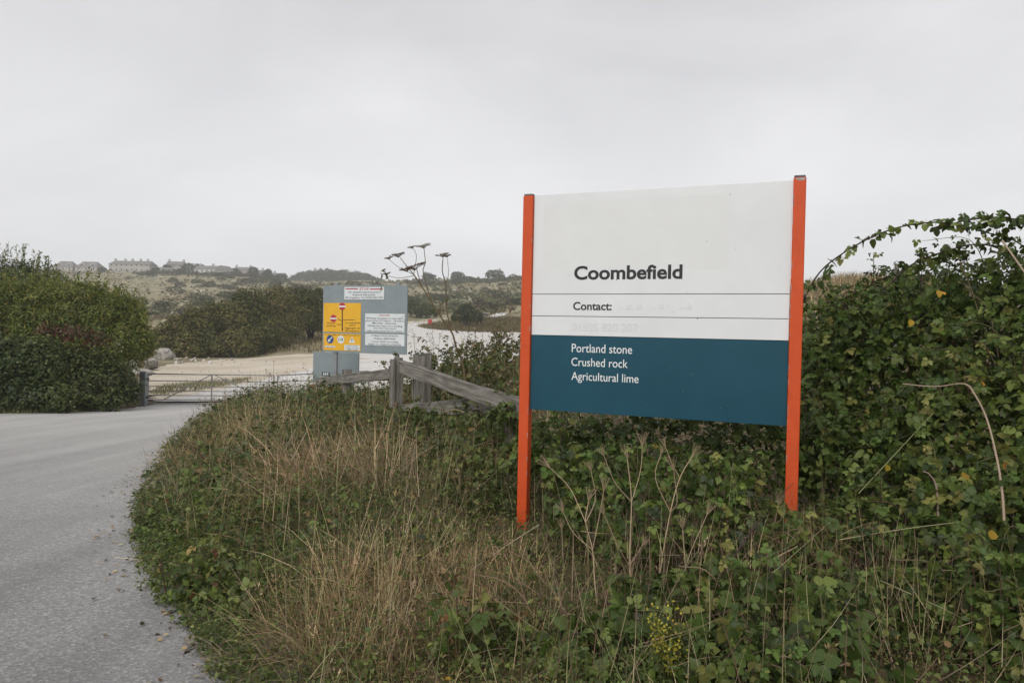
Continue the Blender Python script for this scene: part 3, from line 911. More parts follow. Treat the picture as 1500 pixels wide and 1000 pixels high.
for z_ in (.28, .88): MB().box(.1, .17, -.035, .035, z_ - .03, z_ + .03).build('hinge', m_cap, post)
MB().box(-.105, .105, -.095, .095, .66, .70).build('strap', m_cap, post)

# ------------------------------------------------------------------ boulders and blocks
m_rock = noisy('limestone', [(.3, (.12, .112, .10)), (.5, (.30, .28, .245)), (.7, (.48, .45, .40))], scale=2.8, rough=.95, detail=8, bump=.6, second=(12, .2), spec=.1)
def rock(name, label, px, py_base, d, w, h, seed, squash=1.0, group=None, dep=None):
    import bmesh
    bm = bmesh.new(); bmesh.ops.create_icosphere(bm, subdivisions=3, radius=1)
    r = np.random.default_rng(seed); dirs = r.normal(size=(9, 3)); dirs /= np.linalg.norm(dirs, axis=1)[:, None]; off = r.uniform(.55, .85, 9)
    for v in bm.verts:
        p = np.array(v.co); 
        for dd, oo in zip(dirs, off):
            k = p @ dd
            if k > oo: p = p - dd * (k - oo) * .9
        p = p * (1 + .05 * sin_noise(p[0] * 4, p[1] * 4 + p[2] * 5, 1, seed))
        v.co = p
    for v in bm.verts: v.co = Vector((v.co.x * w / 2 * 1.15, v.co.y * (dep or w * .8) / 2, v.co.z * h / 2 * 1.25 + h * .42))
    me = bpy.data.meshes.new(name); bm.to_mesh(me); bm.free(); me.materials.append(m_rock)
    p = at(px, py_base, d); o = link(name, me, None, Matrix.Translation((p.x, p.y, G(p.x, p.y) - .03)) @ Matrix.Rotation(r.uniform(0, 6), 4, 'Z') if dep is None else Matrix.Translation((p.x, p.y, G(p.x, p.y) - .03)))
    return tag(o, label, 'boulder', group)
rock('boulder', 'big grey limestone boulder behind the gate post, rightmost of its pile', 221, 541, 41, 1.15, .72, 3)
rock('boulder', 'pale rounded limestone boulder between the left bushes and the bigger grey boulder', 204, 540, 42.5, 1.1, .75, 5)
rock('boulder', 'white boulder half hidden by the bramble left of the gate post', 190, 548, 38, 1.2, .8, 8)
rock('boulder', 'low pale slab of rock just above the gate post', 205, 556, 36, 1.1, .42, 9)
rock('boulder', 'pale rock lying against the dark thicket behind the boulders', 240, 529, 52, 1.6, .9, 12)
rock('boulder', 'white rock showing above the left end of the notice board', 473, 425, 130, 3.2, 1.9, 14)
rock('boulder', 'small white stone alone on the grassy hillside right of the tall umbel plant', 668, 449, 150, 1.9, .7, 15)
blk = at(703, 468, 104); Mb = Matrix.Translation((blk.x, blk.y, G(blk.x, blk.y))) @ Matrix.Rotation(.35, 4, 'Z')
bt = thing('stone_shelter', 'small flat roofed grey stone block beside the pale track', 'stone block', Mb)
MB().box(-1.0, 1.0, -.7, .7, -.3, .95, bev=.05).build('wall', noisy('dark_stone', [(.3, (.13, .115, .10)), (.7, (.24, .22, .19))], scale=3, rough=.95), bt)
MB().box(-1.1, 1.1, -.8, .8, .952, 1.12, bev=.03).build('roof', m_rock, bt)
rs = at(630, 474, 92); rM = Matrix.Translation((rs.x, rs.y, G(rs.x, rs.y)))
rd = thing('red_notice', 'small red notice standing where the pale track bends', 'notice', rM)
MB().box(-.27, .27, -.02, .02, .25, .95, bev=.005).build('panel', m_red, rd)
for x_ in (-.2, .2): MB().box(x_ - .03, x_ + .03, .022, .08, -.2, 1.0).build('post', m_wood_v, rd)

# ------------------------------------------------------------------ houses on the ridge
m_hwall = noisy('portland_stone_wall', [(.35, (.34, .32, .29)), (.65, (.42, .40, .36))], scale=.6, rough=.9, second=(3, .12))
m_rend = noisy('white_render', [(.35, (.46, .45, .43)), (.65, (.54, .53, .51))], scale=.5, rough=.9)
m_roof = noisy('slate_roof', [(.35, (.15, .145, .14)), (.65, (.21, .20, .19))], scale=1.2, rough=.85, second=(6, .12))
m_glass = mat('window_glass', (.03, .035, .04), .15, .6)
m_frame = mat('window_frame', (.6, .6, .59), .5)
def house(label, px, d, w, wall_h, roof_h, depth, yaw, chim, nwin, wall=None, hip=.0, group='houses along the ridge', dormer=0, sink=.5):
    p = at(px, 400, d); z = G(p.x, p.y)
    h = thing('house', label, 'house', Matrix.Translation((p.x, p.y, z)) @ Matrix.Rotation(yaw, 4, 'Z'), group)
    MB().box(-w / 2, w / 2, 0, depth, -sink - 1.5, wall_h).build('wall', wall or m_hwall, h)
    # roof: ridge along x, optional hipped ends
    e = .35; hx = hip * roof_h
    V = [(-w / 2 - e, -e, wall_h), (w / 2 + e, -e, wall_h), (w / 2 + e, depth + e, wall_h), (-w / 2 - e, depth + e, wall_h), (-w / 2 - e + hx, depth / 2, wall_h + roof_h), (w / 2 + e - hx, depth / 2, wall_h + roof_h)]
    V = [(x, y, z_ + .003) for x, y, z_ in V]
    m_ = MB(); m_.add(V, [(0, 1, 5, 4), (2, 3, 4, 5), (0, 4, 3), (1, 2, 5), (0, 3, 2, 1)])
    rf = m_.build('roof', m_roof, h)
    for c in chim:
        x_ = -w / 2 + c * w
        MB().box(x_ - .55, x_ + .55, depth / 2 - .35, depth / 2 + .35, wall_h + roof_h * .4, wall_h + roof_h + 1.25, bev=.03).build('chimney', m_hwall, rf)
    for k in range(nwin):
        x_ = -w / 2 + (k + .5) * w / nwin
        for zz in ([.9, 3.5] if wall_h > 4.2 else [.9]):
            f = MB().box(x_ - .55, x_ + .55, -.06, -.002, zz, zz + 1.3).build('window', m_frame, h)
            MB().box(x_ - .45, x_ + .45, -.075, -.062, zz + .1, zz + 1.2).build('pane', m_glass, f)
    for k in range(dormer):
        x_ = -w / 2 + (k + .5) * w / dormer
        f = MB().box(x_ - w / dormer * .2, x_ + w / dormer * .2, depth * .12, depth * .4, wall_h + .6, wall_h + roof_h * .62).build('dormer', m_rend, h)
        MB().box(x_ - w / dormer * .13, x_ + w / dormer * .13, depth * .12 - .04, depth * .12 - .002, wall_h + .85, wall_h + roof_h * .52).build('pane', m_glass, f)
    return h
house('house with a hipped roof and dormers, half behind the tall left shrub', 92, 385, 10.4, 2.7, 3.4, 8, .1, [], 3, hip=.7, dormer=2)
house('pale house with hipped roof and two white dormers left of the long terrace', 126, 385, 12.4, 2.6, 3.4, 8, 0, [], 3, hip=.7, dormer=2)
house('long pale stone terrace with five chimneys on the ridge', 189, 390, 24, 4.6, 2.4, 8, -.05, [.06, .3, .48, .68, .86], 8, hip=.6)
house('dark house with a chimney at each end, behind rounded trees right of the terrace', 255, 400, 9, 4.3, 2.4, 7, .1, [.05, .95], 3)
house('low white cottage below the dark house with two chimneys', 243, 378, 6, 1.6, 1.4, 5, .3, [], 2, wall=m_rend, group='houses along the ridge')
house('long low row of cottages with white fronts right of the rounded trees', 303, 396, 15, 2.6, 2.2, 7, -.1, [.1, .62], 5, wall=m_rend)
house('narrow white gabled house in the middle of the cottages', 337, 388, 6.5, 2.8, 3.2, 8, 1.2, [], 2, wall=m_rend)
house('grey cottage with two chimneys between narrow white house and big round tree', 354, 412, 10, 3.0, 2.2, 7, 0, [.05, .9], 3)
house('pale cottage with a chimney right of the big round tree', 383, 414, 9, 2.8, 2.2, 7, .15, [.5], 3)
house('last cottage at the right end of the village, white chimney stack', 404, 418, 8, 2.2, 2.0, 7, -.2, [.15], 2)

# ------------------------------------------------------------------ trees and bushes further off
def blob_rel(c, blobs): return [(c.x + a, c.y + b_, c.z + z, rx, ry, rz_) for a, b_, z, rx, ry, rz_ in blobs]
def crown_mesh(name, blobs, n, size, cols, w, seed, T=T_QUAD, jitter=.22, rough=.16, up=.5, low=-.6, m=None, clump=1.2, var=.2, freq=5):
    rng = np.random.default_rng(seed)
    P, nr = blob_points(blobs, n, rng, jitter, rough, freq, low)
    nn = nr + rng.normal(0, .55, nr.shape) + np.array([0, 0, up])
    L = Leaves()
    L.add(T, P, basis(nn, rng), size * rng.uniform(.6, 1.4, len(P)), palette(cols, w, len(P), rng, var, clump_noise(P, clump, seed)))
    return L
def limbs(L, base, blobs, r, col, seed):
    rr_ = random.Random(seed)
    for bl in blobs:
        tip = Vector(bl[:3]) + Vector((0, 0, bl[5] * .4))
        mid = base.lerp(tip, .5) + Vector((rr_.uniform(-.15, .15) * bl[3], rr_.uniform(-.15, .15) * bl[3], .1 * bl[5]))
        L.tube(smooth_path([base, mid, tip], 4), np.linspace(r, r * .25, 9), col, 5)
FAR_G = [(.035, .05, .022), (.055, .07, .03), (.08, .088, .038), (.11, .105, .05)]

def ridge_tree(label, px, d, w, h, seed, group='trees along the ridge'):
    w, h = w * .8, h * .82
    p = at(px, 400, d); b0 = Vector((p.x, p.y, G(p.x, p.y)))
    t_ = thing('tree', label, 'tree', b0, group)
    r = random.Random(seed)
    bl = [(r.uniform(-.22, .22) * w, r.uniform(-.2, .2) * w, h * r.uniform(.22, .58), w * r.uniform(.24, .36), w * r.uniform(.24, .36), h * r.uniform(.24, .34)) for _ in range(9)]
    crown_mesh('crown', bl, 1500, .8, FAR_G, [4, 4, 2, 1], seed, m=M_FAR).build('crown', M_FAR, t_)
    L = Leaves(); L.tube([(0, 0, -.5), (0, 0, h * .3), (0, 0, h * .6)], [.3, .22, .1], (.06, .05, .04), 6); L.build('trunk', M_STEM, t_)
for a in [('rounded dark tree in front of the two chimney house', 246, 392, 7, 6.5, 1), ('broad dark tree right of the two chimney house', 276, 402, 11, 8, 2), ('round tree before the white cottage row', 293, 404, 9, 8, 3),
          ('wide tree left of the narrow white gabled house', 316, 405, 12, 7, 4), ('small tree right of narrow white gabled house', 344, 405, 7, 6, 5), ('big round tree topmost among the cottages', 371, 408, 9, 9, 6),
          ('second big round tree near the right end of the village', 392, 410, 9, 8.5, 7), ('last tree of the village row before the gap in the skyline', 411, 412, 8, 5.5, 8),
          ('low tree between the dormer house and the long terrace', 150, 385, 6, 4, 9), ('low bushy tree at the right end of the long terrace', 232, 395, 9, 4.5, 10),
          ('small domed tree alone on the skyline right of the tall umbel plant', 670, 370, 10, 9, 11), ('low tree on the skyline left of the orange post', 688, 372, 9, 5, 12), ('broad tree on the skyline beside the orange post', 725, 345, 12, 8.5, 13),
          ('small tree on the skyline behind the tall umbel heads', 628, 380, 9, 7, 14)]:
    ridge_tree(*a)

# wooded hill in the distance
c = at(487, 411, 560)
rng = np.random.default_rng(31); bl = []
for k in range(34):
    px_ = 424 + k * 131 / 33
    top = np.interp(px_, [420, 440, 458, 487, 510, 535, 556], [411, 399, 396, 393.5, 397, 400, 410])
    for lay in range(2):
        p = at(px_ + rng.uniform(-2, 2), (top + 413) / 2 + (0 if lay == 0 else 3), 560 - 12 * lay + rng.uniform(-8, 8))
        hgt = (413 - top) / 1000 * 560 * .5
        bl.append((p.x, p.y, p.z, 3.2 + rng.uniform(0, 1.6), 5, max(1.6, hgt * (1.0 if lay == 0 else .8)) * rng.uniform(.75, 1.25)))
wood = crown_mesh('far_wood', bl, 15000, 1.3, [(.02, .03, .016), (.03, .042, .02), (.045, .055, .028), (.06, .065, .033)], [4, 4, 2, 1], 5, jitter=.15)
tag(wood.build('far_wood', M_FAR), 'dark wooded hill on the skyline above the notice board', 'wood', kind='stuff')
mnd = MB()
P_ = [at(px_, 412, 572) for px_ in np.linspace(415, 562, 24)]
tops = [np.interp(px_, [415, 440, 458, 487, 510, 535, 562], [412, 401, 398, 396, 399, 402, 412]) for px_ in np.linspace(415, 562, 24)]
V, F = [], []
for i, p in enumerate(P_):
    z1 = at(np.linspace(415, 562, 24)[i], tops[i] + 5, 572).z
    for (dy, f) in ((-22, 0), (-8, .75), (4, 1.0), (18, .8), (34, 0)):
        zb_ = G(p.x, p.y + dy) - 2
        V.append((p.x, p.y + dy, zb_ + (z1 - zb_) * f))
for i in range(23):
    for j in range(4): F.append((i * 5 + j, i * 5 + j + 1, (i + 1) * 5 + j + 1, (i + 1) * 5 + j))
mnd.add(V, F); tag(mnd.build('hill', m_soil, smooth=True), kind='structure')

# scrub over the quarry slopes: one mass of low growth, then bushes that can be told apart
rng = np.random.default_rng(41)
n = 26000
d = np.exp(rng.uniform(math.log(75), math.log(440), n)); u = rng.uniform(-.78, .06, n)
X, Y = u * d, d
dens = sin_noise(X / d * 60, np.log(d) * 14, .5, 77)
ok = (dens + rng.normal(0, .35, n) > np.where(u > -.16, -.25, .12)) & ~((u > -.32) & (u < .06) & (d < 118))
X, Y, d = X[ok], Y[ok], d[ok]
Z = ground(X, Y)
P = np.stack([X, Y, Z + .25], 1); nn = rng.normal(0, .6, P.shape) + np.array([0, -.4, 1.0])
L = Leaves(); cn = clump_noise(P * .06, 1, 5)
gr = X / d > -.16
sz_ = .6 + d / 300 * rng.uniform(.5, 1.2, len(P)); Bn = basis(nn, rng)
L.add(T_QUAD, P[gr], Bn[gr], sz_[gr] * 1.15, palette([(.06, .075, .03), (.09, .095, .04), (.13, .115, .055), (.16, .12, .065)], [3, 3, 3, 2], int(gr.sum()), rng, .2, cn[gr]))
P, Bn, sz_, cn = P[~gr], Bn[~gr], sz_[~gr], cn[~gr]
L.add(T_QUAD, P, Bn, sz_, palette([(.055, .065, .03), (.095, .095, .045), (.16, .135, .075), (.24, .195, .115), (.13, .10, .06)], [3, 3, 3, 2, 2], len(P), rng, .2, cn))
tag(L.build('hillside_scrub', M_FAR), 'rough grass and low scrub over the quarry slopes', 'scrub', kind='stuff')

bush_meshes = []
for k in range(5):
    r = random.Random(60 + k)
    bl = [(r.uniform(-.5, .5), r.uniform(-.4, .4), r.uniform(.3, .55), r.uniform(.45, .7), r.uniform(.4, .6), r.uniform(.35, .6)) for _ in range(5)]
    cols = [FAR_G, [(.06, .065, .03), (.09, .085, .04), (.12, .105, .055)], FAR_G, [(.05, .042, .035), (.075, .06, .048), (.10, .085, .06)], FAR_G][k]
    bush_meshes.append(crown_mesh('hillside_bush', bl, 650, .16, cols, [1] * len(cols), 70 + k).mesh('hillside_bush', M_FAR))
r = random.Random(99)
spots = []
for k in range(105):
    if k < 70: px_, d_ = r.uniform(205, 560), math.exp(r.uniform(math.log(120), math.log(330)))
    else: px_, d_ = r.uniform(600, 766), math.exp(r.uniform(math.log(125), math.log(330)))
    spots.append((px_, d_, r.uniform(1.6, 4.2) * (1 if k < 70 else .85)))
for k in range(46):                                # hedge line just under the village
    spots.append((200 + k * 4.9 + r.uniform(-3, 3), r.uniform(335, 375), r.uniform(2.2, 3.8)))
for k in range(22): spots.append((600 + k * 7.6, r.uniform(318, 345), r.uniform(2.2, 3.6)))
for k, (px_, d_, s) in enumerate(spots):
    p = at(px_, 430, d_)
    o = link('hillside_bush', bush_meshes[k % 5], None, Matrix.Translation((p.x, p.y, G(p.x, p.y) - .2)) @ Matrix.Rotation(r.uniform(0, 6.3), 4, 'Z') @ Matrix.Diagonal((s, s, s * (r.uniform(.45, .8) if k < 105 else r.uniform(.6, .95)), 1)))
    kind_ = ['grey green', 'olive', 'grey green', 'brownish', 'grey green'][k % 5]
    where = ('on the stony slope below the village' if k < 70 else 'on the hillside behind the red notice' if k < 105 else 'in the hedge line just under the village' if k < 151 else 'in the hedge along the skyline left of the orange post')
    tag(o, 'small ' + kind_ + ' scrub bush ' + where, 'bush', kind_ + ' scrub bushes ' + where)

# dark thicket across the yard
def bush(name, label, px, d, blobs_px, n, size, cols, w, seed, T=T_QUAD, jitter=.22, rough=.15, up=.5, twig=(.05, .04, .03), low=-.7, clump=1.2, group=None, cat='bush', mt=None, freq=5, spikes=None):
    """blobs_px: (px, py, depth, rx, ry, rz)"""
    p = at(px, 500, d); b0 = Vector((p.x, p.y, G(p.x, p.y)))
    bl = []
    for q in blobs_px:
        c = at(q[0], q[1], q[2]); bl.append((c.x, c.y, c.z, q[3], q[4], q[5]))
    t_ = thing(name, label, cat, b0, group)
    L = crown_mesh('foliage', bl, n, size, cols, w, seed, T, jitter, rough, up, low, clump=clump, freq=freq)
    if spikes: spikes(L)
    L.build('foliage', mt or M_FAR, t_, b0)
    S = Leaves(); limbs(S, b0 - Vector((0, 0, .2)), bl, .05 * max(1, d / 20), twig, seed); S.build('branches', M_STEM, t_, b0)
    return t_, bl
OLIVE = [(0.055, 0.066, 0.022), (0.0935, 0.1012, 0.033), (0.1375, 0.132, 0.044), (0.154, 0.1155, 0.0572), (0.209, 0.165, 0.0825)]
mid = [
 ('low dark bush at the left end of the thicket across the yard', 255, 56, [(240, 505, 56, 1.5, 1.2, 1.5), (262, 492, 57, 1.6, 1.2, 1.8), (280, 510, 55, 1.4, 1.2, 1.4)]),
 ('brownish green bush second from the left in the thicket', 305, 58, [(290, 485, 58, 1.7, 1.5, 2.2), (315, 478, 60, 1.7, 1.5, 2.2), (305, 508, 56, 1.8, 1.2, 1.3)]),
 ('tall olive bush in the middle of the thicket above the gate', 355, 60, [(340, 478, 60, 1.8, 1.5, 2.2), (362, 462, 64, 2.0, 1.6, 2.6), (350, 505, 57, 1.8, 1.2, 1.4)]),
 ('big dark bush at the right of the thicket beside the notice board', 410, 66, [(395, 455, 66, 2.0, 1.6, 2.4), (420, 446, 70, 2.2, 1.6, 2.0), (425, 480, 66, 1.6, 1.3, 1.6), (400, 492, 61, 1.9, 1.4, 1.9), (375, 500, 59, 1.6, 1.2, 1.6)]),
 ('bush behind the left edge of the notice board', 455, 72, [(450, 445, 72, 2.2, 1.6, 1.8), (475, 447, 74, 2.2, 1.6, 1.9), (440, 466, 69, 2.0, 1.4, 1.4), (462, 470, 71, 2.4, 1.6, 1.6)]),
]
for k, (lab, px_, d_, bl) in enumerate(mid):
    bush('thicket_bush', lab, px_, d_, bl, 14000, .19, OLIVE, [3, 4, 3, 2, 1], 200 + k, rough=.24, clump=.8, freq=7, group='bushes of the thicket across the yard', cat='bush')
GRN = [(.05, .066, .022), (.07, .085, .03), (.10, .10, .04)]
bush('bank_bush', 'dark green bush to the right of the red notice on the track edge', 681, 86, [(672, 464, 86, 1.0, .9, .9), (684, 459, 87, 1.3, 1.0, 1.4), (696, 464, 86, 1.1, .9, .9)], 3500, .2, FAR_G, [4, 4, 2, 1], 240)
bush('bank_bush', 'green bush beside the right edge of the notice board', 612, 120, [(600, 450, 120, 2, 1.6, 1.5), (622, 455, 118, 2.2, 1.6, 1.2)], 3000, .28, GRN, [1, 1, 1], 241)

# ------------------------------------------------------------------ bushes left of the road
TAM = [(0.0854, 0.122, 0.0244), (0.1342, 0.1684, 0.0342), (0.2013, 0.2135, 0.0439), (0.2806, 0.244, 0.061), (0.0549, 0.0805, 0.0195)]
DARKB = [(0.0337, 0.0524, 0.015), (0.0524, 0.0768, 0.0206), (0.0768, 0.103, 0.0281), (0.1123, 0.1264, 0.0421)]
def spikes_top(L):
    r = random.Random(4)
    for k in range(54):
        px_ = r.uniform(-70, 84); d_ = r.uniform(23.5, 25.5)
        y0 = np.interp(px_, [-70, 0, 40, 70, 86], [372, 374, 376, 386, 400]) + r.uniform(0, 14)
        y1 = y0 - r.uniform(5, 24)
        a, b_ = at(px_, y0 + 20, d_), at(px_ + r.uniform(-4, 8), y1, d_)
        L.tube([a, a.lerp(b_, .5) + Vector((r.uniform(-.05, .05), 0, 0)), b_], [.009, .006, .003], (.07, .065, .035), 3)
        rg = np.random.default_rng(k); m_ = 18
        tt = rg.uniform(.3, 1, m_)[:, None]; P = np.array(a) * (1 - tt) + np.array(b_) * tt
        L.add(T_SLIM, P, basis(rg.normal(0, 1, (m_, 3)) + np.array([0, 0, .2]), rg, -1.2), .12, palette(TAM, [2, 3, 1, 1, 2], m_, rg))
def spikes_tam(L):
    r = random.Random(14)
    for k in range(240):
        px_ = r.uniform(-60, 212); d_ = r.uniform(20.5, 23.0)
        y0 = np.interp(px_, [-60, 0, 60, 130, 180, 214], [404, 408, 409, 410, 425, 455]) + abs(r.gauss(0, 22))
        y1 = y0 - r.uniform(6, 20)
        a, b_ = at(px_, y0 + 16, d_), at(px_ + r.uniform(-5, 8), y1, d_)
        rg = np.random.default_rng(k + 500); m_ = 22
        tt = rg.uniform(.1, 1, m_)[:, None]; P = np.array(a) * (1 - tt) + np.array(b_) * tt + rg.normal(0, .03, (m_, 3))
        L.add(T_SLIM, P, basis(rg.normal(0, 1, (m_, 3)), rg, -1.5), .13, palette(TAM, [2, 3, 3, 1.5, 1], m_, rg, .15))
bush('tall_shrub', 'tall dark shrub with upright spiky shoots above the other roadside bushes', 10, 24.5,
     [(-60, 450, 25, 1.6, 1.2, 1.7), (0, 420, 25, 1.3, 1.1, 1.15), (45, 430, 25, 1.2, 1.0, 1.2), (70, 450, 25, .6, .8, 1.1), (-120, 440, 25, 1.6, 1.3, 1.8)], 22000, .13, DARKB + [(.10, .10, .04)], [2, 3, 3, 2, 2], 301, T=T_SLIM, rough=.2, clump=1.6, mt=M_LEAF, spikes=spikes_top, cat='shrub')
bush('feathery_shrub', 'broad olive green feathery shrub beside the road behind the dark bramble', 120, 21.5,
     [(-40, 480, 21.5, 1.4, 1.2, 1.5), (20, 470, 22, 1.1, 1.0, 1.2), (75, 462, 21.5, 1.1, 1.0, 1.0), (120, 462, 21.5, 1.2, 1.0, 1.05), (165, 475, 21.5, .9, .9, 1.0), (190, 500, 21.3, .55, .8, .95), (150, 520, 21.2, 1.2, .8, 1.0), (60, 520, 21, 1.3, .8, 1.1), (25, 437, 21.8, .8, .8, .6), (110, 440, 21.6, .75, .8, .6), (185, 462, 21.4, .5, .6, .6), (205, 505, 21.2, .4, .5, .6)],
     46000, .13, TAM, [2.5, 4, 4, 3, 1], 302, T=T_SLIM, jitter=.24, rough=.24, clump=1.5, mt=M_LEAF, spikes=spikes_tam, cat='shrub', freq=6)
br_t, br_b = bush('bramble_bush', 'dark green bramble bush filling the roadside at far left', 60, 18.8,
     [(-60, 545, 18.2, 1.2, 1.0, 1.1), (0, 545, 18.4, 1.0, .9, 1.05), (50, 545, 18.8, 1.0, .8, 1.05), (100, 553, 19.4, .95, .8, .95), (145, 560, 19.8, .8, .8, .8), (178, 572, 20.2, .5, .7, .5), (-120, 550, 17.6, 1.2, 1.0, 1.2), (30, 580, 18.3, 1.6, .6, .6), (130, 583, 19.5, 1.0, .5, .45)],
     27000, .095, DARKB, [2, 3, 4, 3], 303, T=T_QUAD, jitter=.26, rough=.26, clump=1.8, mt=M_LEAF, cat='bush', freq=6)
rg = np.random.default_rng(8)
P, nr = blob_points([(*at(110, 492, 19.3), .55, .5, .32), (*at(140, 500, 19.5), .4, .4, .3), (*at(75, 485, 19.2), .5, .4, .22)], 900, rg, .3, .3)
L = Leaves(); L.add(T_OV, P, basis(nr + rg.normal(0, .6, nr.shape), rg), .085, palette([(.12, .045, .026), (.10, .065, .028), (.085, .085, .03)], [2, 2, 2], len(P), rg))
o = L.build('autumn_leaves', M_LEAF, br_t, PM[br_t].translation); o['label'] = 'patch of leaves turned red'

# ------------------------------------------------------------------ verge: grass, herbs, stalks
def verge_points(n, rng, y0, y1, xr, edge_off=.05, pad=.85):
    y = np.sqrt(rng.uniform(y0 ** 2, y1 ** 2, n)) if y1 < 8 else rng.uniform(y0, y1, n)
    lo = np.maximum(x_edge(y) + edge_off, -pad * y - .3); hi = np.minimum(xr, pad * y + .3)
    x = lo + (hi - lo) * rng.random(n)
    return x, y
def hot(x, y, L):
    """sum of soft spots given as (photo px, photo py, radius m, weight)"""
    o = np.zeros(len(x))
    for px_, py_, rad, w in L:
        p = on_ground(px_, py_)
        o += w * np.exp(-((x - p.x) ** 2 + (y - p.y) ** 2) / (rad ** 2))
    return o
DRYSPOTS = [(440, 700, .75, 1.0), (415, 735, .5, .8), (300, 670, .9, .9), (545, 715, .6, .6), (625, 690, .7, .8), (560, 925, .35, 1.1), (440, 960, .33, 1.2), (490, 905, .35, .9), (640, 800, .4, .8), (690, 850, .35, .8), (620, 980, .25, .9), (760, 930, .25, .6), (420, 630, 1.2, .6), (1170, 800, .25, 1.0)]
GREENSPOTS = [(255, 830, .6, 1.3), (230, 780, .5, 1.2), (340, 890, .4, 1.1), (310, 960, .3, .9), (350, 750, .5, 1.0), (390, 820, .4, .9), (540, 630, 1.0, 1.0), (640, 620, .8, .8), (700, 660, .7, 1.0), (470, 800, .4, .8), (560, 830, .35, .6), (720, 760, .4, .8), (360, 620, 1.2, .5), (700, 960, .3, .6)]
DEADSPOTS = [(510, 820, .5, .9), (650, 790, .5, .9), (580, 760, .5, .6), (780, 880, .4, .8), (860, 900, .4, .7), (270, 700, .8, .6)]
LD, LG_ = Leaves(), Leaves()
def tussocks(n, y0, y1, xr, hmin, hmax, wid, seed, green=.3, per=(14, 40), dens=.0, spread=.06, xl=None):
    """grass grows in tufts: each tuft has its own colour, height and lie"""
    rng = np.random.default_rng(seed)
    x, y = verge_points(n, rng, y0, y1, xr)
    if xl is not None: ok = x > xl; x, y = x[ok], y[ok]
    dn = .06 + dens + 1.25 * hot(x, y, DRYSPOTS) - .35 * hot(x, y, GREENSPOTS) + .42 * sin_noise(x, y, 3.1, 61)
    ok = (rng.random(len(x)) < np.clip(dn, .05, 1)) & (x - x_edge(y) > .06 + rng.random(len(x)) * .15)
    x, y, dn = x[ok], y[ok], dn[ok]; n = len(x)
    m_ = rng.integers(per[0], per[1], n); k = np.repeat(np.arange(n), m_); N_ = len(k)
    isg = rng.random(n) < green * np.clip(1.5 - dn, .15, 1.5)
    tc_ = palette(STRAW + [(.54, .42, .26)], [4, 2.5, 3, 2, 1.6], n, rng, .2)
    tc_[isg] = palette([(.05, .075, .022), (.08, .10, .03), (.12, .125, .045)], [3, 2, 1], isg.sum(), rng)
    tl = rng.uniform(hmin, hmax, n) * (.7 + .7 * np.clip(dn, 0, 1)) * (.62 + .38 * sm(x - x_edge(y), .0, .35))
    tl *= np.where((np.abs(x - .15) < .7) & (y < 4.9) & (y > 2.4), .55, 1.0)
    lie = sin_noise(x, y, 1.1, 62) * 2.0 + 2.6; bend = rng.uniform(0, .6, n)
    sp_ = spread * rng.uniform(.5, 1.6, n)
    off = rng.normal(0, 1, (N_, 2)) * sp_[k][:, None]
    X, Y = x[k] + off[:, 0], y[k] + off[:, 1]
    out = np.arctan2(off[:, 1], off[:, 0]) + rng.normal(0, .7, N_)
    dx = np.cos(out) * 1.0 + np.cos(lie[k]) * .8; dy = np.sin(out) * 1.0 + np.sin(lie[k]) * .8
    hd = np.arctan2(dy, dx)
    lean = np.abs(rng.normal(0, .22, N_)) + bend[k] * .5; cv = rng.uniform(.1, 1.7, N_)
    pos = np.stack([X, Y, ground(X, Y) - .01], 1)
    col = tc_[k] * np.exp(rng.normal(0, .22, (N_, 1)))
    V, F, C = blades(pos, hd, tl[k] * rng.uniform(.45, 1.15, N_), rng.uniform(.6, 1.3, N_) * wid, lean, cv, col, rng)
    LD.raw(V, F, C)
tussocks(1100, 1.6, 6.0, 1.3, .18, .48, .0038, 1, .5)
tussocks(1250, 5.0, 17.0, -.2, .24, .60, .0058, 2, .5, spread=.09)
tussocks(900, 8.6, 14.5, 1.2, .45, .95, .0065, 15, .35, (10, 26), .4, .09, -2.6)
tussocks(260, 1.8, 4.5, 3.4, .34, .62, .0034, 16, .8, (6, 16), .3, .07, .7)
tussocks(420, 8.0, 22.0, 4.0, .25, .55, .009, 12, spread=.14)
tussocks(620, 1.6, 5.0, 3.4, .16, .40, .0030, 3, .5, (8, 22), .0, .06, .5)
# broken stalks lying every way through the growth
def straws(n, y0, y1, xr, lmin, lmax, wid, seed):
    rng = np.random.default_rng(seed)
    x, y = verge_points(n, rng, y0, y1, xr)
    ok = (x - x_edge(y) > .2) & ~((np.abs(x - .12) < .35) & (y < 4.9) & (y > 3.2)); x, y = x[ok], y[ok]; n = len(x)
    pos = np.stack([x, y, ground(x, y) + rng.uniform(0, .3, n)], 1)
    col = palette([(.34, .26, .16), (.22, .15, .09), (.12, .08, .05), (.46, .37, .24), (.20, .19, .09)], [3, 3, 2, 1.5, 1.5], n, rng, .2)
    V, F, C = blades(pos, rng.uniform(0, 2 * PI, n), rng.uniform(lmin, lmax, n), np.full(n, wid), np.abs(rng.normal(.55, .45, n)), rng.normal(0, .35, n), col, rng)
    LD.raw(V, F, C)
straws(2700, 1.7, 6, 3.2, .2, .52, .0036, 21)
straws(3000, 5, 16, .5, .25, .65, .006, 22)
rng = np.random.default_rng(73); n = 900
x = rng.uniform(.15, 2.6, n); y = rng.uniform(2.3, 4.5, n); ok = x < .8 * y; x, y = x[ok], y[ok]; n = len(x)
q_ = np.array([tuple(BS.M.inverted() @ Vector((a_, b_, .3))) for a_, b_ in zip(x, y)]); ok = q_[:, 1] < -.12; x, y = x[ok], y[ok]; n = len(x)
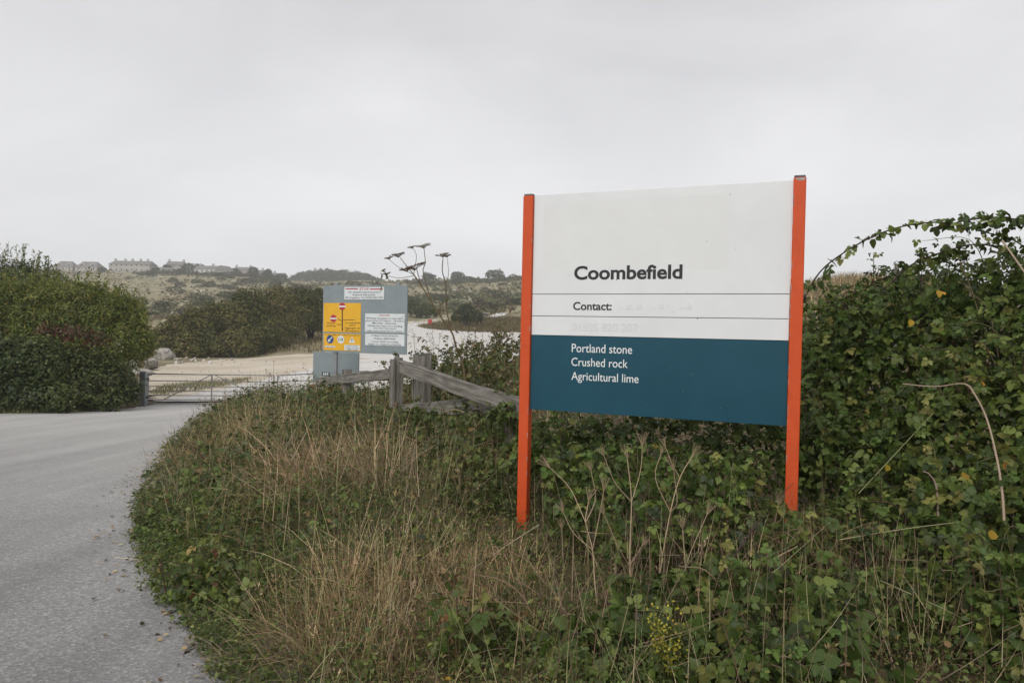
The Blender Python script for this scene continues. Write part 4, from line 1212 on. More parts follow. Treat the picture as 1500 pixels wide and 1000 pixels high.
V, F, C = blades(np.stack([x, y, ground(x, y) + rng.uniform(.05, .32, n)], 1), rng.uniform(0, 6.3, n), rng.uniform(.12, .42, n), np.full(n, .0036), np.abs(rng.normal(.5, .4, n)), rng.normal(0, .5, n), palette([(.36, .27, .17), (.22, .15, .10), (.13, .08, .06), (.3, .28, .13)], [3, 3, 2, 1.5], n, rng), rng)
LD.raw(V, F, C)
# a matted heap of hay at the foot of the right post
rng = np.random.default_rng(71); n = 620
c_ = np.array(at(1168, 792, 3.75)); q_ = rng.normal(0, 1, (n, 3)) * np.array([.17, .16, .07]); pos = c_ + q_
V, F, C = blades(pos, rng.uniform(0, 6.3, n), rng.uniform(.10, .26, n), np.full(n, .0034), rng.uniform(.3, 1.9, n), rng.normal(.3, 1.0, n), palette([(.34, .25, .15), (.24, .16, .09), (.16, .10, .055)], [3, 3, 1], n, rng), rng)
LD.raw(V, F, C)
# tall stalks with feathery heads
rng = np.random.default_rng(52)
x, y = verge_points(1500, rng, 1.9, 14, .9)
dn = .1 + hot(x, y, DRYSPOTS) - .4 * hot(x, y, GREENSPOTS) + .3 * sin_noise(x, y, 2, 61)
ok = (rng.random(len(x)) < np.clip(dn, 0, 1)) & (x - x_edge(y) > .25) & ~((np.abs(x - .15) < .55) & (y < 4.9)); x, y = x[ok], y[ok]; n = len(x)
pos = np.stack([x, y, ground(x, y)], 1)
hd = rng.uniform(0, 2 * PI, n); ln_ = rng.uniform(.30, .62, n); lean = np.abs(rng.normal(0, .42, n)); cv = rng.uniform(0, .9, n)
col = palette(STRAW, [4, 2, 3, 1], n, rng, .2)
V, F, C = blades(pos, hd, ln_, np.full(n, .0042), lean, cv, col, rng, 5)
LD.raw(V, F, C)
tips = V.reshape(n, 11, 3)[:, -1]; pre = V.reshape(n, 11, 3)[:, 4]
m_ = 9; tt = rng.uniform(0, 1, (n, m_, 1)) * .6
P = (tips[:, None] * (1 - tt) + pre[:, None] * tt + rng.normal(0, .006, (n, m_, 3))).reshape(-1, 3)
LD.add(T_SLIM, P, basis(rng.normal(size=P.shape), rng, -1.5), .022, np.repeat(col * .9, m_, 0))
tag(LD.build('dry_grass', M_DRY), 'dry straw coloured grass covering the roadside verge', 'grass', kind='stuff')

# green herbs and low leaves
rng = np.random.default_rng(53)
def herb_band(n, y0, y1, xr, hmax, size, seed, base=.35, T=T_OV, spots=GREENSPOTS, cols=None, kk=1.0, off=.25, rim=None):
    rng = np.random.default_rng(seed)
    x, y = verge_points(n, rng, y0, y1, xr, -.10)
    if rim: x = x_edge(y) + rng.uniform(-.1, rim, n) + .13 * sin_noise(y, y * 0, 4.5, 5) + .07 * np.sin(y * 21)
    dn = base + hot(x, y, spots) * kk - off * hot(x, y, DRYSPOTS) + .45 * sin_noise(x, y, 3.3, 64)
    ok = rng.random(n) < np.clip(dn, .02, 1); x, y = x[ok], y[ok]; n = len(x)
    ed = sm(x - x_edge(y), -.05, .5)
    z = ground(x, y) + rng.beta(1.6, 1.6, n) * hmax * (.42 + .58 * ed) * np.where((np.abs(x - .15) < .7) & (y < 4.9) & (y > 2.6), .6, 1.0) * (1 + .5 * sin_noise(x, y, 2, 66))
    P = np.stack([x, y, z], 1); nn = rng.normal(0, .7, P.shape) + np.array([0, 0, 1.0])
    cols = cols or [(.035, .058, .018), (.052, .082, .025), (.085, .11, .035), (.14, .145, .05), (.17, .11, .05)]
    LG_.add(T, P, basis(nn, rng, .2), size * rng.uniform(.5, 1.4, n), palette(cols, [3, 4, 3, 1.2, .8][:len(cols)], n, rng, .22, clump_noise(P, 2.5, seed)))
HC = [(0.065, 0.0962, 0.026), (0.1014, 0.1365, 0.0351), (0.156, 0.1885, 0.0494), (0.2275, 0.234, 0.0715), (0.286, 0.2015, 0.0845)]
herb_band(16000, 1.6, 6, 3.6, .30, .022, 1, .55, cols=HC)
herb_band(22000, 5, 17, 1.0, .42, .036, 2, .62, T_QUAD, cols=HC)
herb_band(46000, 1.6, 7, 1.0, .30, .030, 31, .55, T_SLIM, cols=HC)
herb_band(30000, 6, 17, .5, .42, .05, 34, .55, T_SLIM, cols=HC)
herb_band(2600, 1.6, 7, 3.0, .30, .052, 32, .2, T_OVS)
herb_band(3000, 6, 16, .6, .40, .07, 33, .3, T_OVS)
herb_band(9000, 1.7, 6, .2, .2, .045, 3, .05, T_SLIM, kk=1.4)
herb_band(12000, 6, 22, 3.5, .5, .07, 4, .5, T_QUAD)
BRN = [(0.119, 0.077, 0.049), (0.182, 0.119, 0.07), (0.084, 0.056, 0.042), (0.28, 0.196, 0.112)]
herb_band(24000, 1.7, 7, 2.6, .40, .022, 5, .32, T_SLIM, DEADSPOTS, BRN, 1.0, -.1)
herb_band(18000, 6, 18, 1.0, .55, .035, 6, .42, T_SLIM, DEADSPOTS, BRN, 1.0, -.1)
VB = [(0.0625, 0.0975, 0.0225), (0.0938, 0.1375, 0.03), (0.1375, 0.185, 0.0425), (0.2, 0.225, 0.0625), (0.25, 0.1625, 0.0625)]
for v in range(3):
    herb_band(1500, 1.6, 6.5, 1.4, .36, .030, 40 + v, -.15, T_TRI[v], cols=VB, off=.5)
    herb_band(2200, 5.5, 16, .6, .46, .040, 50 + v, -.05, T_TRI[v], cols=VB, off=.5)
herb_band(16000, 1.4, 3.4, 2.6, .14, .024, 60, .9, T_SLIM, cols=HC + BRN[:0], off=0)
herb_band(17000, 1.8, 7.5, 2.6, .26, .034, 63, .9, T_SLIM, cols=HC, off=.2, rim=.7)
herb_band(6000, 1.8, 7.5, 2.6, .24, .024, 64, .9, T_OV, cols=HC, off=.2, rim=.6)
herb_band(7000, 7, 18, 2.6, .34, .045, 65, .9, T_SLIM, cols=HC + BRN[1:2] * 0, off=.2, rim=.9)
herb_band(7000, 1.4, 3.4, 2.6, .16, .020, 61, .9, T_OV, cols=HC, off=0)
herb_band(9000, 1.4, 3.6, 2.6, .12, .026, 62, .8, T_SLIM, cols=BRN, off=0)
tag(LG_.build('verge_herbs', M_LEAF), 'low green weeds and withered herbs growing through the verge grass', 'weeds', kind='stuff')

# ------------------------------------------------------------------ brambles close by
def leaf_variants(cols, seed):
    rg = np.random.default_rng(seed); out = []
    for k in range(16):
        V, F = T_TRI[k % 6]
        c = np.array(cols[k % len(cols)]) * math.exp(rg.normal(0, .15))
        out.append(mesh_np('leaf', V, F, M_LEAF, np.repeat(c[None], len(V), 0)))
    return out
BRCOL = [(0.0534, 0.0835, 0.0186), (0.0742, 0.1137, 0.0244), (0.1044, 0.1485, 0.0325), (0.1566, 0.1995, 0.0464), (0.0371, 0.0557, 0.0162), (0.232, 0.232, 0.0638)]
LEAFV = leaf_variants([BRCOL[0], BRCOL[1], BRCOL[2], BRCOL[1], BRCOL[3], BRCOL[4], BRCOL[2], BRCOL[5], BRCOL[3]], 5)
def bramble(name, label, base, blobs_px, n, size, seed, n_obj=300, canes=14, cover=.0, extra=None, cols=BRCOL, w=(3, 4, 4, 2.4, 2.5, 1.5), front=None, sprigs=60):
    rng = np.random.default_rng(seed)
    b0 = Vector((base.x, base.y, G(base.x, base.y)))
    t_ = thing(name, label, 'bramble', b0)
    bl = []
    for q in blobs_px:
        c = at(q[0], q[1], q[2]); bl.append((c.x, c.y, c.z, q[3], q[4], q[5]))
    P, nr = blob_points(bl, n, rng, .27, .2, 6, -.75, .68)
    ok = P[:, 2] > ground(P[:, 0], P[:, 1]) - .02
    if front is not None: ok &= front(P)
    P, nr = P[ok], nr[ok]
    S0 = np.where(np.linalg.norm(P - np.array(EYE), axis=1) < 3.3, 1.25, 1.0)
    nn = nr * .6 + rng.normal(0, .75, nr.shape) + np.array([0, 0, .55])
    R = basis(nn, rng, .9); S = size * S0 * rng.uniform(.42, 1.4, len(P))
    # the leaves nearest the viewer and outermost become objects of their own
    dist = np.linalg.norm(P - np.array(EYE), axis=1)
    facing = ((np.array(EYE) - P) * nr).sum(1) / dist
    score = S / dist * (1 + 1.2 * np.clip(facing, -.5, 1)) + rng.normal(0, .002, len(P))
    order = np.argsort(-score)
    k0 = n_obj - (len(extra) if extra else 0)
    top, rest = order[:max(0, k0)], order[max(0, k0):]
    O = np.array(tuple(b0))
    for i, k in enumerate(top):
        M = Matrix.Translation(P[k] - O) @ (Matrix(R[k].tolist()) * float(S[k])).to_4x4()
        M[3][3] = 1.0
        link('leaf', LEAFV[int(rng.integers(len(LEAFV)))], t_, M)
    for q, nv, s in (extra or []):
        Rk = basis(np.array([nv]), rng, .9)[0]
        M = Matrix.Translation(Vector(q) - b0) @ (Matrix(Rk.tolist()) * float(s)).to_4x4(); M[3][3] = 1.0
        link('leaf', LEAFV[int(rng.integers(len(LEAFV)))], t_, M)
    L = Leaves(); col = palette(cols, w, len(P), rng, .2, clump_noise(P, 3.0, seed))
    for v in range(6):
        sel = rest[v::6]; L.add(T_TRI[v], P[sel], R[sel], S[sel], col[sel])
    # inner leaves fill the body of the bush
    P2, nr2 = blob_points([(a, b_, c, d_ * .78, e * .78, f * .78) for a, b_, c, d_, e, f in bl], n // 2, rng, .25, .1, 6, -.8, .5)
    if front is not None:
        ok = front(P2); P2, nr2 = P2[ok], nr2[ok]
    L.add(T_QUAD, P2, basis(nr2 + rng.normal(0, .5, nr2.shape) + np.array([0, 0, .6]), rng, .5), size * 1.5, palette(cols, w, len(P2), rng, .2))
    rr_ = random.Random(seed)
    C = Leaves()
    for k in range(sprigs):
        kk = int(rng.integers(len(P)))
        for _ in range(60):
            if nr[kk][2] > .35: break
            kk = int(rng.integers(len(P)))
        a = Vector(P[kk]); n_ = Vector(nr[kk]); ln_ = rr_.uniform(.10, .30) * size / .043
        out = Vector((n_.x, n_.y, 0)) + Vector((rr_.gauss(0, .5), rr_.gauss(0, .5), 0))
        q = [a - Vector((0, 0, .1)), a + Vector((out.x * .25, out.y * .25, .62)) * ln_, a + Vector((out.x * .8, out.y * .8, .8 - rr_.uniform(0, .5))) * ln_]
        sq = smooth_path(q, 5); qa = np.array([tuple(p) for p in sq])
        if front is not None and not front(qa).all(): continue
        C.tube(sq, np.linspace(.0032, .0014, len(sq)), rr_.choice([(.10, .055, .045), (.12, .11, .05)]), 4)
        m_ = 9; idx = rng.integers(2, len(sq), m_); PP = qa[idx] + rng.normal(0, .022, (m_, 3)) * size / .043
        for v in range(3): L.add(T_TRI[v], PP[v::3], basis(rng.normal(0, .6, PP[v::3].shape) + np.array([0, -.2, .9]), rng, .9), size * rng.uniform(.5, .95, len(PP[v::3])), palette(cols, w, len(PP[v::3]), rng, .2))
    L.build('foliage', M_LEAF, t_, b0, 'stuff')
    for k in range(canes):
        q = bl[rr_.randrange(len(bl))]
        a = Vector((q[0] + rr_.uniform(-.5, .5) * q[3], q[1], G(q[0], q[1])))
        an = rr_.uniform(0, 2 * PI)
        tip = Vector((q[0] + math.cos(an) * q[3] * 1.0, q[1] + math.sin(an) * q[4] * 1.0, q[2] + q[5] * rr_.uniform(.2, .9)))
        mid_ = a.lerp(tip, .55) + Vector((0, 0, q[5] * .5))
        C.tube(smooth_path([a, mid_, tip], 5), np.linspace(.006, .002, 11), rr_.choice([(.09, .05, .04), (.13, .10, .06), (.07, .06, .03), (.22, .16, .10)]), 4)
    C.build('stems', M_STEM, t_, b0, 'stuff')
    return t_, b0, bl

# arching canes of the right-hand bush, drawn against the sky
cane_paths = [
    [(1176, 440, 4.75), (1200, 400, 4.7), (1232, 373, 4.6), (1282, 345, 4.5), (1335, 329, 4.4), (1392, 327, 4.3), (1450, 342, 4.25), (1495, 358, 4.2), (1560, 420, 4.1)],
    [(1375, 334, 4.35), (1420, 322, 4.2), (1470, 320, 4.1), (1520, 332, 4.0), (1580, 400, 3.9)],
    [(1300, 420, 4.7), (1335, 388, 4.6), (1385, 368, 4.5), (1440, 358, 4.4), (1500, 380, 4.3)],
]
extra = []; rr_ = random.Random(77)
paths = []
for ip, pth in enumerate(cane_paths):
    sp_ = smooth_path([at(*q) for q in pth], 8); paths.append(sp_)
    for k in range(2, len(sp_) - 2):
        for _ in range(1 if ip == 0 else 2):
            if rr_.random() < (.85 if ip == 0 else .8):
                off = Vector((rr_.uniform(-.03, .03), rr_.uniform(-.04, .04), rr_.uniform(-.045, .035)))
                extra.append((sp_[k] + off, (rr_.gauss(0, .7), rr_.gauss(-.5, .5), rr_.gauss(.5, .5)), rr_.uniform(.040, .060)))
big_blobs = [(1205, 540, 5.9, .45, .45, .68), (1275, 510, 5.6, .45, .45, .62), (1330, 500, 5.6, .5, .45, .65), (1250, 640, 5.5, .6, .4, .5), (1235, 590, 5.2, .42, .45, .80), (1300, 570, 5.1, .52, .5, .80), (1370, 545, 4.9, .55, .5, .76), (1440, 535, 4.6, .55, .55, .74), (1520, 520, 4.4, .62, .6, .74), (1600, 515, 4.3, .7, .7, .85),
             (1215, 680, 4.75, .30, .32, .42), (1290, 700, 4.5, .5, .45, .45), (1390, 680, 4.3, .55, .5, .55), (1480, 660, 4.0, .5, .5, .6), (1580, 650, 3.8, .6, .6, .8),
             (1280, 800, 3.9, .42, .36, .28), (1380, 800, 3.7, .45, .4, .34), (1480, 790, 3.5, .45, .42, .42), (1580, 800, 3.3, .5, .5, .5), (1330, 900, 3.2, .35, .3, .22), (1440, 900, 3.0, .38, .32, .28), (1540, 920, 2.8, .4, .35, .3)]
def sign_clear(P):
    """keep leaves from growing through the sign"""
    q = np.array([tuple(BS.M.inverted() @ Vector(p)) for p in P])
    hit = (q[:, 0] > -.12) & (q[:, 0] < W + .10) & (np.abs(q[:, 1] - .01) < .11)
    hit |= (q[:, 0] > W - .12) & (q[:, 0] < W + .20) & (np.abs(q[:, 1]) < .2)
    infront = (q[:, 0] > -.1) & (q[:, 0] < W + .02) & (q[:, 1] < .1) & (q[:, 2] > .74)
    return ~(hit | infront)
bb, b0, bl = bramble('bramble_bush', 'big dense bramble bush right of the sign with long canes arching against the sky', at(1400, 600, 4.6), big_blobs, 13000, .043, 401, extra=extra, canes=44, front=sign_clear, sprigs=170)
C = Leaves()
for sp_ in paths:
    C.tube([p - b0 for p in sp_], np.linspace(.0055, .0042, len(sp_)), (.075, .045, .04), 5)
C.build('arching_canes', M_STEM, bb)
# berries and a few yellowed leaves
rg = np.random.default_rng(19)
import bmesh
def berry_template():
    bm = bmesh.new(); bmesh.ops.create_icosphere(bm, subdivisions=1, radius=.5)
    V = np.array([tuple(v.co) for v in bm.verts]); F = np.array([[v.index for v in f.verts] for f in bm.faces]); bm.free(); return V, F
T_BERRY = berry_template()
L = Leaves()
for px_, py_, d_, nn_ in ((1278, 408, 4.75, 30), (1300, 416, 4.75, 30), (1320, 402, 4.75, 18), (1243, 446, 4.6, 28), (1262, 428, 4.6, 14), (1355, 400, 4.4, 16), (1210, 448, 4.7, 14)):
    P = np.array(at(px_, py_, d_)) + rg.normal(0, .032, (nn_, 3)); L.add(T_BERRY, P, basis(rg.normal(size=P.shape), rg), rg.uniform(.009, .016, nn_), palette([(.07, .015, .012), (.03, .012, .012), (.12, .05, .03)], [2, 2, 1], nn_, rg))
L.build('berries', mat('berry', (.1, .02, .02), .4) if False else M_LEAF, bb, b0, 'stuff')
L = Leaves()
for px_, py_, d_ in ((1415, 703, 3.6), (1425, 710, 3.6), (1374, 425, 4.3), (1385, 432, 4.3), (1468, 680, 3.5), (1440, 565, 3.9), (1453, 790, 3.2), (1335, 468, 4.5), (1300, 680, 4.1)):
    P = np.array([at(px_, py_, d_ - .05)]); L.add(T_OVS, P, basis(np.array([[.1, -.9, .5]]) + rg.normal(0, .2, (1, 3)), rg, .5), .05, palette([(.42, .28, .035), (.45, .22, .04)], [2, 1], 1, rg))
L.build('yellowed_leaves', M_LEAF, bb, b0)['label'] = 'a few leaves turned yellow'

low_blobs = [(835, 700, 4.5, .26, .18, .24), (905, 690, 4.42, .26, .18, .26), (985, 698, 4.25, .27, .18, .25), (1065, 702, 4.08, .26, .18, .25), (1110, 715, 3.98, .2, .15, .22), (800, 668, 5.3, .32, .35, .30), (860, 672, 5.3, .42, .38, .34), (930, 668, 5.2, .42, .4, .36), (1000, 668, 5.1, .42, .38, .38), (1070, 672, 5.0, .40, .38, .40), (1130, 680, 4.9, .34, .3, .38),
             (840, 745, 4.4, .40, .3, .22), (930, 760, 4.2, .42, .34, .24), (1020, 775, 4.0, .42, .34, .24), (1100, 780, 3.8, .32, .26, .22),
             (1010, 900, 3.0, .36, .3, .22), (1120, 900, 2.95, .38, .3, .24), (1220, 900, 3.1, .36, .3, .24), (900, 960, 2.75, .3, .26, .18), (1060, 990, 2.5, .3, .26, .2), (1200, 1000, 2.45, .34, .28, .22), (790, 690, 4.95, .2, .15, .18), (1165, 805, 3.75, .24, .18, .2), (1210, 780, 3.85, .2, .2, .2)]
def post_clear(P):
    """leave the left post in view"""
    q = np.array([tuple(cam_rot.inverted() @ (Vector(p) - EYE)) for p in P]); px_ = 750 + 1000 * q[:, 0] / -q[:, 2]; py_ = 500 - 1000 * q[:, 1] / -q[:, 2]
    return sign_clear(P) & ~((px_ > 735) & (px_ < 800) & (-q[:, 2] < 4.9) & (py_ < 790)) & ~((px_ > 1125) & (px_ < 1190) & (-q[:, 2] < 4.3) & (py_ < 735))
bramble('bramble_patch', 'low bramble thicket around the feet of the sign posts', at(950, 700, 4.6), low_blobs, 3700, .043, 402, n_obj=300, canes=24, front=post_clear)
fence_blobs = [(500, 600, 10.5, .8, .6, .35), (560, 622, 9.3, .7, .5, .3), (640, 640, 7.8, .65, .5, .32), (700, 630, 7.4, .55, .4, .32), (740, 650, 6.4, .4, .35, .3), (640, 690, 6.4, .5, .4, .22), (450, 625, 11, .9, .7, .35), (545, 660, 8.0, .6, .5, .25), (742, 606, 6.2, .16, .12, .13), (478, 575, 13.2, .5, .4, .28), (606, 612, 8.3, .22, .2, .16)]
bramble('bramble_patch', 'low spread of bramble along the front of the timber fence', at(600, 640, 8.4), fence_blobs, 3600, .05, 403, n_obj=220, canes=18, cols=[(.05, .075, .02), (.075, .105, .027), (.105, .135, .034), (.15, .165, .05), (.21, .16, .06), (.2, .1, .04)], w=(3, 4, 4, 2, 1, .5), front=post_clear)
verge_blobs = [(560, 705, 6.5, .42, .36, .30), (690, 700, 5.7, .40, .34, .28), (500, 775, 5.0, .34, .3, .22), (625, 800, 4.3, .30, .26, .20), (470, 650, 8.6, .6, .5, .34), (360, 640, 10.5, .7, .6, .36), (345, 770, 5.6, .4, .34, .24), (300, 850, 4.3, .32, .28, .18), (395, 870, 3.9, .26, .24, .17), (700, 930, 3.1, .24, .2, .16), (330, 700, 7.4, .5, .45, .3)]
bramble('bramble_patch', 'scattered bramble clumps tangled through the dry grass of the verge', at(540, 740, 5.6), verge_blobs, 3000, .040, 405, n_obj=200, canes=26, cols=[(.06, .085, .02), (.09, .122, .028), (.13, .16, .038), (.19, .20, .055), (.24, .17, .06), (.16, .08, .04)], w=(3, 4, 4, 2, 1.2, .6), front=post_clear, sprigs=90)
back_blobs = [(660, 552, 10.5, .8, .6, .5), (720, 545, 9.8, .7, .6, .5), (765, 552, 9, .5, .5, .45), (620, 560, 12.0, .7, .6, .4), (690, 535, 13, 1.0, .8, .4), (750, 535, 12, .9, .8, .5)]
bramble('bramble_patch', 'mixed bramble and dry growth on the bank behind the timber fence', at(690, 560, 11), back_blobs, 1500, .055, 404, n_obj=100, canes=20, cols=[(.06, .075, .022), (.09, .105, .032), (.13, .13, .045), (.19, .15, .07), (.26, .19, .11)], w=(3, 4, 3, 2, 2))

# ------------------------------------------------------------------ single plants
def umbel(L, c, axis, rad, n, col, seed, r0=.0016, up=.55, seeds=True, scol=None, spray=4):
    r = random.Random(seed); ax = Vector(axis).normalized()
    a = ax.orthogonal().normalized(); b_ = ax.cross(a)
    for k in range(n):
        th = 2.4 * k + r.uniform(-.2, .2); rr = rad * math.sqrt((k + .6) / n) * r.uniform(.85, 1.15)
        tip = Vector(c) + (a * math.cos(th) + b_ * math.sin(th)) * rr + ax * rad * up * r.uniform(.8, 1.15)
        mid_ = Vector(c).lerp(tip, .5) + ax * rad * .08
        L.tube([Vector(c), mid_, tip], [r0, r0 * .8, r0 * .5], col, 3)
        if seeds:
            for q in range(spray):
                t2 = tip + Vector((r.gauss(0, 1), r.gauss(0, 1), r.gauss(.8, .5))) * rad * .09
                L.tube([tip, t2], [r0 * .5, r0 * (1.6 if scol else .7)], scol or col, 3)
def dead_umbel(label, pts, tips, rad, seed, col=(.38, .285, .18), group='dead hogweed stalks below the sign', r=.0042):
    """pts: main stem (px, py, depth); tips: list of (index on stem, [px, py, depth ...])"""
    P = [at(*p) for p in pts]; g = P[0]; base = Vector((g.x, g.y, min(g.z, G(g.x, g.y))))
    P = [base] + P[1:] if len(P) > 2 else [base] + P
    t_ = thing('dead_hogweed', label, 'dead plant', base, group)
    S = Leaves(); sp_ = smooth_path([p - base for p in P], 5)
    S.tube(sp_, np.linspace(r, r * .6, len(sp_)), col, 6)
    H_ = Leaves()
    for i, (idx, path) in enumerate(tips):
        st = P[idx] - base; q = [st] + [at(*p) - base for p in path]
        sq = smooth_path(q, 4); S.tube(sq, np.linspace(r * .62, r * .38, len(sq)), col, 5)
        umbel(H_, sq[-1], sq[-1] - sq[-3], rad * (.5 + .35 * random.Random(seed + i).random()), 10, tuple(np.array(col) * .9), seed + i, .0014, 2.0, True, None, 2)
    umbel(H_, sp_[-1], sp_[-1] - sp_[-3], rad * .75, 11, tuple(np.array(col) * .9), seed + 50, .0014, 2.0, True, None, 2)
    S.build('stem', M_STEM, t_); H_.build('seed_head', M_STEM, t_, kind='stuff')
    return t_
dead_umbel('tallest pale dead stalk with three branching heads under the middle of the teal panel', [(938, 960, 3.3), (928, 880, 3.32), (922, 828, 3.35), (925, 735, 3.4), (919, 672, 3.42)], [(3, [(900, 705, 3.38), (885, 668, 3.36)]), (3, [(938, 690, 3.42), (941, 655, 3.44)]), (2, [(905, 800, 3.3), (886, 755, 3.28)]), (2, [(940, 800, 3.36)])], .045, 1)
dead_umbel('leaning dead stalk with flat heads just right of the tallest one', [(955, 940, 3.45), (965, 850, 3.5), (982, 750, 3.55), (996, 700, 3.6), (1014, 668, 3.62)], [(2, [(992, 735, 3.5), (987, 690, 3.5)]), (3, [(985, 680, 3.6), (975, 655, 3.62)]), (2, [(960, 700, 3.55), (968, 665, 3.58)])], .04, 2)
dead_umbel('dead stalk splitting into wide spread stems left of the tallest one', [(885, 950, 3.2), (872, 860, 3.25), (868, 805, 3.3), (858, 765, 3.3), (862, 735, 3.32)], [(2, [(840, 780, 3.3), (826, 752, 3.3)]), (3, [(872, 730, 3.35), (866, 690, 3.35)]), (2, [(880, 745, 3.3), (884, 720, 3.3)]), (3, [(835, 715, 3.4), (806, 685, 3.45)])], .045, 3)
dead_umbel('short dead stalk with a bristly head at the foot of the left orange post', [(815, 930, 3.6), (822, 885, 3.6), (795, 850, 3.6), (775, 822, 3.6)], [(1, [(825, 830, 3.6), (823, 775, 3.6)]), (1, [(790, 870, 3.5), (772, 858, 3.5)])], .05, 4)
dead_umbel('thin dead stalk with a star shaped head near the right orange post', [(1010, 880, 3.4), (1004, 830, 3.4), (1000, 775, 3.4)], [(1, [(1015, 800, 3.4), (1035, 755, 3.45)])], .05, 5)
dead_umbel('bent brown dead stalk crossing the grass left of the left post', [(800, 960, 3.2), (770, 880, 3.3), (735, 850, 3.35), (700, 842, 3.4)], [(1, [(745, 800, 3.5), (735, 770, 3.5)])], .035, 6, col=(.22, .15, .09))
dead_umbel('dead stalk with a drooping head in front of the right orange post', [(1120, 900, 3.6), (1125, 820, 3.7), (1140, 740, 3.8)], [(1, [(1110, 770, 3.7), (1100, 745, 3.7)])], .05, 7, col=(.27, .2, .13))

# tall umbel plant by the fence, seen against the sky
b_ = at(682, 560, 9.0); base = Vector((b_.x, b_.y, G(b_.x, b_.y)))
tall = thing('tall_umbel_plant', 'tall withered umbel plant leaning left against the sky behind the timber fence', 'wild plant', base)
S, H_, K = Leaves(), Leaves(), Leaves()
stem1 = [base] + [at(x_, y_, 9.0) for x_, y_ in ((680, 547), (668, 508), (662, 487), (647, 466), (632, 442), (617, 418), (606, 402))]
stem2 = [at(x_, y_, 9.0) for x_, y_ in ((661, 487), (654, 451), (653, 418), (648, 397), (649, 378))]
scol = (.14, .105, .06)
for st, r0, r1 in ((stem1, .011, .006), (stem2, .007, .004), ([at(632, 442, 9), at(620, 400, 9), at(623, 385, 9), at(621, 363, 9)], .005, .003),
                   ([at(606, 402, 9), at(596, 390, 9), at(586, 377, 9)], .005, .003), ([at(606, 402, 9), at(585, 392, 9), at(570, 380, 9)], .003, .002), ([at(617, 418, 9), at(612, 400, 9), at(610, 392, 9)], .005, .003),
                   ([at(606, 404, 9), at(585, 407, 9), at(568, 404, 9)], .003, .002), ([at(647, 466, 9), at(643, 440, 9), at(634, 437, 9)], .004, .003), ([at(606, 402, 9), at(610, 375, 9), at(604, 362, 9)], .003, .002), ([at(653, 418, 9), at(657, 400, 9), at(655, 378, 9)], .003, .002)):
    sq = smooth_path([p - base for p in st], 5); S.tube(sq, np.linspace(r0, r1, len(sq)) * 1.5, scol, 6)
for i, (x_, y_, rad, cc) in enumerate(((621, 364, .085, (.13, .14, .06)), (608, 396, .12, (.085, .05, .035)), (596, 398, .08, (.085, .05, .035)), (584, 377, .085, (.07, .045, .035)), (570, 380, .05, (.16, .13, .07)), (649, 377, .08, (.13, .10, .06)), (604, 364, .05, (.12, .13, .055)), (655, 377, .05, (.13, .10, .06)), (567, 403, .05, (.1, .12, .05)), (618, 388, .05, (.085, .05, .035)))):
    umbel(H_, at(x_, y_, 9.0) - base, (-.25, -.1, 1), rad * 1.25, 26, (.15, .11, .06), 90 + i, .0026, .36, True, tuple(q * 1.5 for q in cc), 5)
rg = np.random.default_rng(6)
for (x_, y_, m_) in ((660, 470, 8), (640, 455, 6), (676, 520, 14), (668, 505, 10), (566, 402, 8), (652, 440, 5)):
    P = np.array(at(x_, y_, 9.0) - base) + rg.normal(0, .05, (m_, 3)); K.add(T_SLIM, P, basis(rg.normal(size=P.shape), rg, 1), .10, palette([(.10, .11, .04), (.16, .12, .06)], [1, 1], m_, rg))
S.build('stem', M_STEM, tall); H_.build('flower_head', M_STEM, tall, kind='stuff'); K.build('leaves', M_LEAF, tall, kind='stuff')

# thin dead weeds standing along the bank crest
r = random.Random(15)
ORD = ['leftmost', 'second from the left', 'third from the left', 'fourth from the left', 'fifth from the left', 'sixth from the left', 'seventh from the left', 'eighth from the left', 'ninth from the left', 'tenth from the left', 'second from the right', 'rightmost']
def rank(L, k, n_): 
    i = sorted(range(len(L)), key=lambda q: L[q][0]).index(k); return ORD[-1] if i == n_ - 1 else ORD[i]
def thin_weed(name, label, px, py_top, d, seed, group, col=(.20, .145, .09), head=(.10, .06, .04), lean=0.0, nb=6):
    r = random.Random(seed)
    p = at(px, 560, d); g = Vector((p.x, p.y, G(p.x, p.y))); top = at(px + lean, py_top, d)
    L = Leaves(); hgt = top.z - g.z
    mid_ = g.lerp(top, .55) + Vector((r.uniform(-.06, .06), 0, 0))
    sp_ = smooth_path([g - g, mid_ - g, top - g], 5); L.tube(sp_, np.linspace(.005, .002, len(sp_)), col, 4)
    for k in range(nb):
        a = sp_[r.randrange(3, len(sp_))]; an = r.uniform(0, 2 * PI); ln_ = hgt * r.uniform(.12, .28)
        b_ = a + Vector((math.cos(an) * ln_ * .6, math.sin(an) * ln_ * .6, ln_ * .8)); L.tube([a, a.lerp(b_, .5) + Vector((0, 0, -.02)), b_], [.0025, .002, .0015], col, 3)
        umbel(L, b_, (b_ - a), .022, 7, col, seed + k, .0014, .5, True, head)
    umbel(L, sp_[-1], (0, 0, 1), .03, 8, col, seed + 31, .0014, .5, True, head)
    o = link(name, L.mesh(name, M_STEM), None, Matrix.Translation(g)); return tag(o, label, 'dead weed', group)
weeds = [(628, 482, 11), (644, 490, 10.5), (700, 474, 10), (714, 462, 10), (729, 458, 9.5), (741, 448, 9.5), (752, 444, 9), (761, 462, 9), (688, 488, 11), (610, 490, 12), (672, 486, 12), (735, 470, 10)]
for k, (px_, py_, d_) in enumerate(weeds):
    thin_weed('dead_weed', rank(weeds, k, 12) + ' of the thin dead weeds on the bank behind the timber fence', px_, py_, d_, 600 + k, 'dead weeds on the bank behind the fence', lean=r.uniform(-6, 6), col=r.choice([(.20, .145, .09), (.26, .19, .12), (.14, .09, .06)]))
